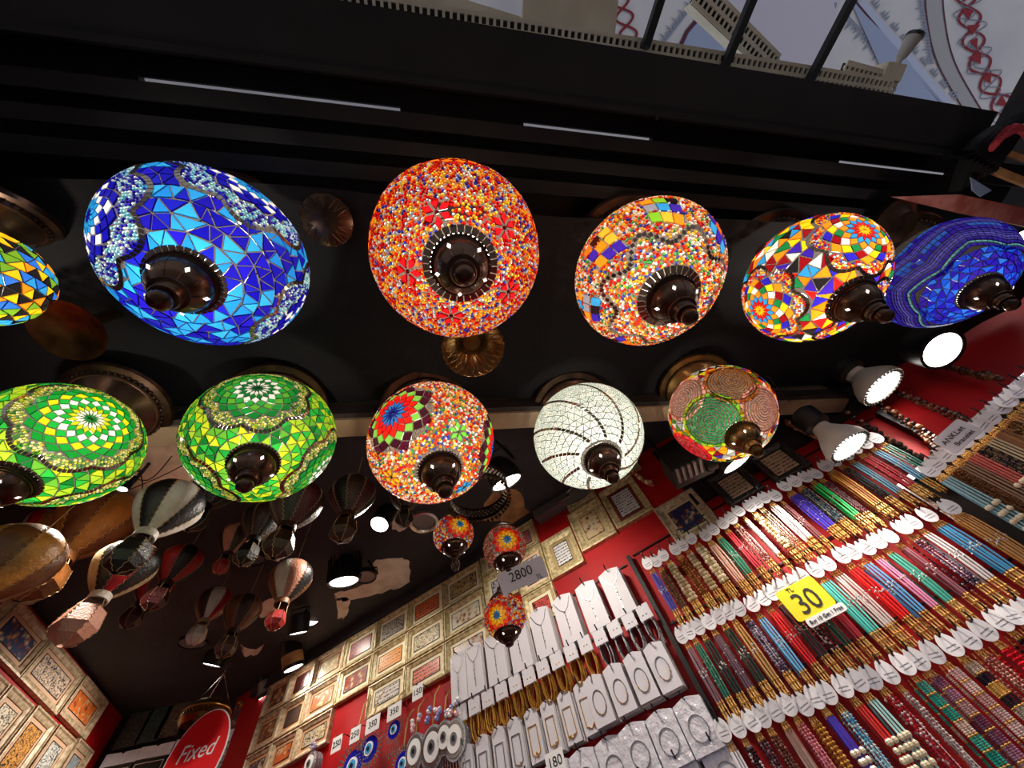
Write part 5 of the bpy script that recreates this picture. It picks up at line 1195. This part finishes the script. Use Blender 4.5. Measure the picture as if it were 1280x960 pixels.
def bundle(p, ang, wd, L, style, cols, label, group, ntag=1, out=.045, gold=.25, tags=True):
    t = thing('bracelet_bundle', label, 'bracelets', tuple(p), ang, group); hook(t, out + .012)
    if tags:
        for k in range(ntag):
            o = obj('tag', TAGDATA, t, (random.uniform(-.003, .003) + (.006 if k == 0 and ntag > 1 else 0), -out + (.010 if k == 0 and ntag > 1 else 0), random.uniform(-.002, .002)), (random.uniform(-.1, .1), random.uniform(-.14, .14), random.uniform(-.2, .2)))
    z0 = -.036; z1 = -L; zc = z0 - .020; zg = z1 + L * gold; cl = MB(); st = MB(); be = MB()
    nband = random.choice((7, 9, 10, 12)); kband = random.randrange(4); n = max(4, int(wd / .0040)); yb = -out + .012
    for i in range(n):
        x = (i + .5) / n * wd - wd / 2; y = yb - .004 + (0 if i % 2 else (out - .03) * random.random()); sway = random.uniform(-.004, .004)
        xt = x * .72
        cl.tube([(xt * .8, y, z0), (xt, y, (z0 + zc) / 2), (x * .9, y, zc)], .0018, 4, jit(GOLD))
        cl.octa((xt, y - .002, z0 - .010), .0036, jit(GOLD)); cl.octa((xt + .002, y - .002, z0 - .020), .0030, jit(GOLD2))
        pts = [(x * .9 + sway * s_ * (1 - s_) * 2 + x * .1 * math.sin(math.pi * s_), y - .004 * math.sin(math.pi * s_), zc + (zg - zc) * s_) for s_ in (0, .2, .4, .6, .8, 1)]
        c = jit(cols[i % len(cols)] if style != 'bands' else cols[0], .18)
        if style in ('cord', 'pearl', 'band2'): st.tube(pts, .0031, 4, c)
        elif style == 'beads':
            N = int((zc - zg) / .0085)
            for k in range(N):
                s_ = (k + .5) / N; q = int(s_ * 5); f = s_ * 5 - q; P_ = [pts[q][j] * (1 - f) + pts[min(5, q + 1)][j] * f for j in range(3)]
                be.octa((P_[0] + random.uniform(-.001, .001), P_[1], P_[2]), .0050, jit(random.choice(cols), .25), (1, 1, .9))
        elif style == 'chunk':
            if i % 2 == 1:
                N = int((zc - zg) / .0125)
                for k in range(N):
                    s_ = (k + .5) / N; be.ball((x * .8 + random.uniform(-.002, .002), y - .003, zc + (zg - zc) * s_), .0072, 6, 4, jit(random.choice(cols), .2))
        elif style == 'mix':
            N = int((zc - zg) / .0062); st.tube(pts, .0012, 4, c)
            for k in range(N):
                s_ = (k + .5) / N; be.octa((x * .95 + random.uniform(-.0015, .0015), y - .002, zc + (zg - zc) * s_), .0037, jit(random.choice(cols), .25))
        elif style == 'bands':
            N = nband
            for k in range(N):
                a, b = zc + (zg - zc) * k / N, zc + (zg - zc) * (k + .84) / N; cc = jit(cols[(k + kband) % len(cols)], .15); m_ = 6
                for e in range(m_): be.octa((x, y - .002, a + (b - a) * (e + .5) / m_), .0041, jit(cc, .2), (1, 1, 1.1))
                be.octa((x, y - .003, zc + (zg - zc) * (k + .93) / N), .0042, jit(GOLD), (1, 1, .7))
        if style == 'cord' and i % 1 == 0:
            for k in range(3): be.octa((x + random.uniform(-.002, .002), y - .005, (zc + zg) / 2 + random.uniform(-.012, .012)), .0034, jit(SILV if len(cols) < 3 else GOLD))
        if style == 'band2':
            for k in range(3): be.octa((x, y - .004, zc + (zg - zc) * (.3 + .2 * k) + random.uniform(-.01, .01)), .0032, jit(SILV))
        if style == 'pearl' and i % 2 == 1:
            for k in range(9): be.ball((x + random.uniform(-.004, .004), y - .008, zc + (zg - zc) * (.28 + .062 * k)), .0068, 7, 5, jit(hx('e8d8b8'), .1))
        g0 = zg + .002; dzz = random.uniform(-.012, .004)
        cl.tube([(pts[-1][0], pts[-1][1], g0), (x * .95, y, (g0 + z1) / 2), (x * .85, y, z1 + dzz)], .0022, 4, jit(GOLD if i % 2 else GOLD2, .25))
        for k in range(3): cl.octa((x * .92, y - .003, g0 + (z1 - g0) * (.15 + .35 * k)), .0034, jit(GOLD, .25))
    if st.v: st.build('cords', M['goldm'], t, kind='stuff')
    if be.v: be.build('beads', BEADM, t, kind='stuff')
    cl.build('gold_clasps', GOLDM, t, kind='stuff'); return t
BEADM = attr_mat('jewellery_beads', .25, .1); GOLDM = attr_mat('gold_clasps', .3, .55)
ROWS = [
 ('top', .245, .34, [(808, 702, 'cord', '4a44a0 3a3a98', 'violet blue cord'), (819, 700, 'beads', '6a5040 8a6a50', 'brown bead'), (829, 692, 'chunk', 'a08a6a c0aa86 8a7452', 'chunky sand bead'), (842, 685, 'beads', '7a4a28 a87040', 'rust brown bead'), (853, 679, 'chunk', 'b09a78 907a58', 'beige bead'), (864, 671, 'chunk', 'c0ae8c a08a66 d0c0a0', 'large pale shell bead'), (880, 668, 'cord', 'b88a78 c89a86', 'dusty pink cord'), (890, 660, 'cord', '1f6a50 2a7a5c', 'dark green cord'), (901, 653, 'cord', '9a1424 b01c2c', 'dark red cord'), (911, 646, 'mix', 'c8b0a8 8a3a40 e0d4cc a87868', 'pink and white bead'), (922, 638, 'cord', 'e0dcd8 f0ece8', 'thin white cord'), (934, 632, 'chunk', 'c8b48c e0d0b0 8a6a40', 'beige nugget bead'), (943, 627, 'mix', 'd8c8b0 a08060 e8e0d0', 'cream bead'), (955, 620, 'cord', 'e0dcdc c8c4c4', 'silver white cord'), (968, 618, 'cord', '6a3a3c 7a4448', 'thin mauve brown cord'), (979, 607, 'band2', '3a2aa0 4434b0', 'royal violet cord with silver middle'), (991, 600, 'mix', '5a7a88 a8a8a0 3a5060', 'slate blue bead'), (1006, 594, 'cord', '22c860 2ad86a', 'bright green cord'), (1017, 591, 'mix', '8a5a60 b08890 6a3a40', 'mauve bead'), (1029, 581, 'cord', 'c07828 d8943c a85c1c', 'amber gold cord'), (1041, 574, 'mix', '10302c 0c1c1c 1c4840', 'black green bead'), (1053, 568, 'cord', '5a90a8 6aa0b8', 'steel blue cord'), (1066, 561, 'band2', '9a1420 b01828', 'crimson cord with white beads'), (1079, 553, 'cord', '4a7a98 5a8aa8', 'blue grey cord'), (1091, 546, 'cord', '1f5a50 2a6a5c', 'deep teal cord')]),
 ('second', .245, .34, [(850, 791, 'cord', '6a4a58 7a5a64', 'mauve cord'), (859, 786, 'band2', '1f5a4a 246a54', 'teal green cord with green beads'), (871, 781, 'cord', '14201c 1a2a24', 'black green cord'), (883, 775, 'band2', '7a5a64 6a4a58', 'mauve cord with beads'), (896, 768, 'cord', '12241c 16301f', 'very dark green cord'), (908, 763, 'cord', 'b88448 c89858', 'tan gold cord'), (922, 757, 'mix', '7a6a88 a8a0b0 4a3a58 c8c0c8', 'grey violet bead'), (938, 754, 'cord', '5aa0d0 6ab0dc', 'light blue cord'), (951, 746, 'cord', 'd81018 e81820', 'scarlet cord'), (962, 738, 'cord', '241c20 2c2428', 'black cord'), (974, 732, 'mix', '1c1418 d8d0c8 2a2024', 'black and white bead'), (987, 726, 'cord', '1c3a2c 24442f', 'bottle green cord under the yellow sign'), (1000, 718, 'cord', '9a1828 b02030', 'wine red cord under the yellow sign'), (1015, 710, 'cord', '4ac0b4 5ad0c4', 'turquoise cord'), (1031, 702, 'cord', 'e8dcd8 d8c8c4', 'off white cord'), (1049, 693, 'cord', 'e01010 f01818', 'thick bright red cord'), (1064, 688, 'cord', '4a90c8 5aa0d4', 'sky blue cord'), (1079, 682, 'cord', 'd07aa0 e08ab0', 'pink cord'), (1094, 675, 'cord', '3a9a88 4aaa96', 'sea green cord'), (1109, 667, 'cord', '7a4450 8a5460', 'thin plum cord'), (1125, 658, 'mix', '4a4058 8a7a98 2a2438 c8b8c0', 'dark violet bead'), (1137, 651, 'cord', 'd8d4d4 c8c0c0', 'silver grey cord'), (1157, 641, 'cord', '3a88b8 4a98c4', 'azure cord'), (1182, 632, 'cord', 'b07838 c08848', 'bronze gold cord')]),
 ('third', .34, .5, [(902, 911, 'cord', 'd8d4d8 e8e4e8', 'white cord'), (918, 905, 'mix', '141018 201820 d8c8c8', 'black sparkling bead'), (935, 898, 'mix', '5a3a44 8a6a70 3a2430', 'dark plum bead'), (949, 892, 'mix', '7a5448 a87868 5a3430', 'brown pink bead'), (966, 884, 'cord', 'd8c8c0 8a6050', 'white and brown cord'), (981, 878, 'mix', 'd07a90 e08898 d89080', 'pink bead'), (1000, 877, 'beads', 'c08840 d8a050', 'honey gold bead'), (1016, 868, 'pearl', '3a22a0 442cb0', 'violet cord with pearls'), (1033, 863, 'mix', '5ab0d8 a8d0dc e0e8e8', 'pale blue bead'), (1052, 855, 'pearl', 'd01c14 e0281c', 'red cord with gold pearls'), (1067, 848, 'pearl', '5ab0b8 a8d8d4', 'aqua cord with pearls'), (1087, 842, 'mix', 'a81424 c82434 e0c8c8', 'crimson bead'), (1107, 838, 'mix', 'c8c0bc a8a09c e0d8d0', 'thin silver bead'), (1124, 827, 'bands', '2aa090 e0c8b8 4ab0a0 2aa898', 'turquoise banded bead'), (1142, 820, 'bands', '8a5a78 a87890 c8a0a0 7a4a68', 'mauve banded bead'), (1163, 811, 'bands', 'd8b8b8 e0c8c4 c8a0a0', 'pale pink banded bead'), (1184, 803, 'bands', '1c1c34 d8b060 2a2430 c8b8a8', 'navy and gold banded bead'), (1204, 794, 'mix', 'b88070 d8a898 a06a5c', 'salmon bead'), (1225, 785, 'beads', 'c81424 d82030', 'ruby red bead'), (1244, 773, 'beads', '141216 201c22', 'jet black bead'), (1262, 765, 'mix', '8a5a40 b08a60 6a4030', 'copper brown bead'), (1280, 757, 'cord', '2a6a8a 3a7a9a', 'petrol blue cord')])]
hrow = {'top': .905, 'second': .622, 'third': .378}
for rname, Ln, _, items in ROWS:
    ss = []
    for (u, v, *_r) in items: ss.append(rw_px(u, v, .075))
    hs = [q[1] for q in ss]
    for i, (u, v, style, cs, what) in enumerate(items):
        s, h = ss[i]; gapR = ss[i + 1][0] - s if i + 1 < len(ss) else ss[i][0] - ss[i - 1][0]; gapL = s - ss[i - 1][0] if i else gapR
        wd = min(.062, max(.024, (gapL + gapR) / 2 * {'top': .80, 'second': .78, 'third': .62}[rname])) * (.45 if 'thin' in what else 1.0)
        cl = [hx(c) for c in cs.split()]
        lab = f'{what} bracelets, {ORD[i]} from the left, {rname} rack row'
        bundle(rw(s, h + .012), RW_ANG, wd, Ln, style, cl, lab, f'bracelet bundles in the {rname} row', out=.075, gold=.20 if rname != 'third' else .09)
# anklet panel turned towards the street
AP0 = np.array(rw(rw_px(1150, 596, .05)[0], 0, .05)); AANG = math.radians(116 - 180); AR = np.array([math.cos(AANG), math.sin(AANG), 0]); AIN = np.array([-math.sin(AANG), math.cos(AANG), 0])
def ap_px(u, v, out=0.0):
    r = ray(u, v); o = AP0 - AIN * out; t_ = (o[:2] @ AIN[:2]) / (r @ AIN); p = r * t_; return float((p[:2] - o[:2]) @ AR[:2]), float(p[2])
def ap(s, h, out=0.0): p = AP0 + AR * s - AIN * out; return np.array([p[0], p[1], h + CAM_Z])
h_rail = sum(ap_px(u, v)[1] for u, v in ((1152, 594), (1215, 538), (1270, 489))) / 3
t = thing('anklet_rack', 'silver rail rack holding the anklet chains at the right edge', 'rack', ap(.25, h_rail, .0), AANG)
MB().box((0, .004, .012), (.62, .012, .02)).build('top_rail', M['silver'], t); MB().box((0, .014, -.30), (.62, .01, .62)).build('back_panel', M['dkwood'], t)
for k in range(2): MB().box((-.30 + k * .6, 0, -.3), (.014, .014, .62)).build('side_rail', M['silver'], t)
AK = [('5a8a9a 8ab0b8', 'pearl', 'blue grey cord with shell discs'), ('8a5a34 6a4024', 'mix', 'brown bead'), ('5a4030 8a6a50', 'cord', 'bronze chain'), ('b04a44 c05a50', 'pearl', 'coral cord with gold coins'), ('2a2c3c 8a7058', 'mix', 'navy and gold bead'), ('1c181c c8b890', 'pearl', 'black cord with gold coins'), ('a87848 8a5c34', 'cord', 'gold chain'), ('c08c58 6a4428', 'mix', 'gold bead'), ('a06a3c c89a64', 'cord', 'copper chain'), ('8a5a30 d0a060', 'mix', 'amber bead'), ('b08850 805828', 'cord', 'pale gold chain'), ('6a4a34 a88058', 'mix', 'brown and gold bead'), ('b88c54 8a5c30', 'cord', 'heavy gold chain')]
sA, sB = ap_px(1165, 590, .04)[0], ap_px(1300, 470, .04)[0]
for i, (cs, style, what) in enumerate(AK):
    s = sA + (sB - sA) * i / (len(AK) - 1)
    bundle(ap(s, h_rail - .005), AANG, .034, .50, style, [hx(c) for c in cs.split()], f'{what} anklets, {ORD[i]} from the left on the anklet rack', 'anklets on the side rack', out=.05, gold=.1)
# second, lower rank of anklets behind
for i in range(9):
    s = sA - .02 + (sB - sA) * i / 8; cs, style, what = AK[(i * 5 + 1) % len(AK)]
    bundle(ap(s, h_rail - .26), AANG, .04, .40, style, [hx(c) for c in cs.split()], f'{what} anklets, {ORD[i]} from the left, lower rank', 'lower anklets on the side rack', out=.03, gold=.1, tags=False)
# handwritten anklet card
s, h = ap_px(1196, 545, .075); t = thing('handwritten_card', 'cream card handwritten Anklet Bracelet clipped to the anklet rack', 'sign', ap(s, h, .075), AANG)
P = rounded(.092, .062, .008); MB().prism(P, -.0012, .0012).build('card', M['card'], t)
text_obj('ANKLet', .020, M['text'], t, (-.004, -.002, .006), (math.pi / 2, 0, 0)); text_obj('Bracelet', .017, M['text'], t, (.004, -.002, -.016), (math.pi / 2, 0, 0))
# yellow 30 sign
sL, hL = rw_px(1006, 748, .10); t = thing('price_sign', 'bright yellow sign reading TL 30 standing on the second bracelet row', 'sign', rw(sL, hL, .10), RW_ANG)
P = rounded(.118, .088, .010); MB().prism(P, -.0015, .0015).build('yellow_card', M['yellow'], t)
text_obj('30', .080, M['text'], t, (0, -.0022, -.010), (math.pi / 2, 0, 0), .0006, squash=.9); text_obj('TL', .018, M['text'], t, (-.018, -.0022, .033), (math.pi / 2, 0, 0))
lc = MB().prism([(x + .012, z - .056) for x, z in rounded(.112, .022, .006)], -.004, -.0018).build('paper_strip', M['white'], t); text_obj('Buy 10 Get 1 Free', .0130, M['text'], t, (.012, -.0048, -.056), (math.pi / 2, 0, 0))
# dark bead garlands hung from the header at the right
for k, (u0, v0, u1, v1, sag, c, lab) in enumerate([(1070, 470, 1190, 520, .12, '3a2018 5a3424', 'dark brown bead garland hanging in front of the red wall, uppermost'), (1085, 500, 1165, 570, .10, '2a1814 8a5a3a', 'dark bead garland with pale beads above the anklet card'), (1060, 520, 1150, 590, .10, '30201c 6a4a38', 'dark bead garland nearest the lower reflector bulb'), (1150, 450, 1230, 470, .07, '4a2c1c 7a5030', 'brown chain garland below the round spotlight'), (985, 530, 1030, 545, .05, 'a85a3a d8b090', 'red and cream bead garland below the wooden header'), (775, 575, 815, 605, .04, 'b8784a e0c098', 'orange and cream beads hanging beside the white lamp')]):
    out = .03; a = rw(*rw_px(u0, v0, out), out); b = rw(*rw_px(u1, v1, out), out); mb = MB(); cs = [hx(x) for x in c.split()]
    for rep in range(3):
        n = 34
        for i in range(n):
            f = i / (n - 1); p = a * (1 - f) + b * f; p = p + np.array([0, 0, -sag * 4 * f * (1 - f) * (1 + .35 * rep)]) - RW_IN * .01 * rep; mb.ball(tuple(p), .0075 if i % 4 else .011, 6, 4, jit(random.choice(cs), .3))
    tag(mb.build('bead_garland', BEADM, None, True), lab, 'garland', 'bead garlands by the right wall')
# odds and ends at the right end of the awning
mb = MB(); pts = [at_h(u, v, .98) for u, v in ((1118, 246), (1200, 243), (1290, 262), (1290, 285), (1200, 266))]; n = len(pts)
mb.add([tuple(p) for p in pts] + [(p[0], p[1], p[2] + .012) for p in pts], [tuple(range(n)), tuple(range(2 * n - 1, n - 1, -1))] + [(i, i + n, (i + 1) % n + n, (i + 1) % n) for i in range(n)])
tag(mb.build('red_board', mat('weathered_red_board', hx('9a4a44'), .7, noise=(20, hx('c08078'), .4, .7))), 'weathered red board edge above the navy lamp at the right', 'board')
mb = MB(); a, b = [Vector(at_h(u, v, .95)) for u, v in ((1228, 207), (1290, 232))]; mb.tube([a, b], .012, 4); tag(mb.build('wooden_slat', M['wood_light']), 'bare wooden slat end at the right picture edge under the awning', 'slat')
mb = MB(); a, b = [Vector(at_h(u, v, .96)) for u, v in ((1255, 190), (1295, 205))]; mb.tube([a, b], .009, 4); tag(mb.build('wooden_slat', M['wood_light']), 'upper short wooden slat at the right picture edge by the red scarf', 'slat')
mb = MB()
for k in range(5): mb.tube(curve([tuple(at_h(1236 + k * 5, 188 - k * 6, .93)), tuple(at_h(1256 + k * 4, 170 - k * 3, .91)), tuple(at_h(1292, 152 + k * 7, .93))], 6), .010, 6, flat=.6)
tag(mb.build('red_scarf', mat('red_scarf', hx('a8303a'), .8, bump=(60, .4)), None, True), 'crumpled red scarf tied at the right end of the awning', 'scarf')
mb = MB()
for k in range(6): mb.tube(curve([tuple(at_h(1195 + k * 8, 235 - k * 5, .97)), tuple(at_h(1212 + k * 6, 190 + k * 3, .94)), tuple(at_h(1240 + k * 8, 165 - k * 4, .97))], 6), .018, 7)
tag(mb.build('black_cloth_bundle', M['cloth'], None, True), 'bunched black cloth knotted over the right end of the awning beam', 'cloth')
mb = MB(); pts = [at_h(u, v, .93) for u, v in ((1214, 222), (1240, 238), (1226, 246), (1216, 238))]; n = 4
mb.add([tuple(p) for p in pts] + [(p[0], p[1], p[2] + .003) for p in pts], [tuple(range(n)), tuple(range(2 * n - 1, n - 1, -1))] + [(i, i + n, (i + 1) % n + n, (i + 1) % n) for i in range(n)]); tag(mb.build('plastic_scrap', mat('blue_grey_plastic', hx('7a8aa8'), .4)), 'blue grey plastic scrap hanging below the black cloth bundle', 'plastic scrap')

# lettering becomes plain mesh
bpy.context.view_layer.update()
for o in [x for x in scene.objects if x.type == 'FONT']:
    me = bpy.data.meshes.new_from_object(o); n = obj('lettering', me, o.parent, tuple(o.location), tuple(o.rotation_euler)); n.scale = tuple(o.scale)
    bpy.data.objects.remove(o)
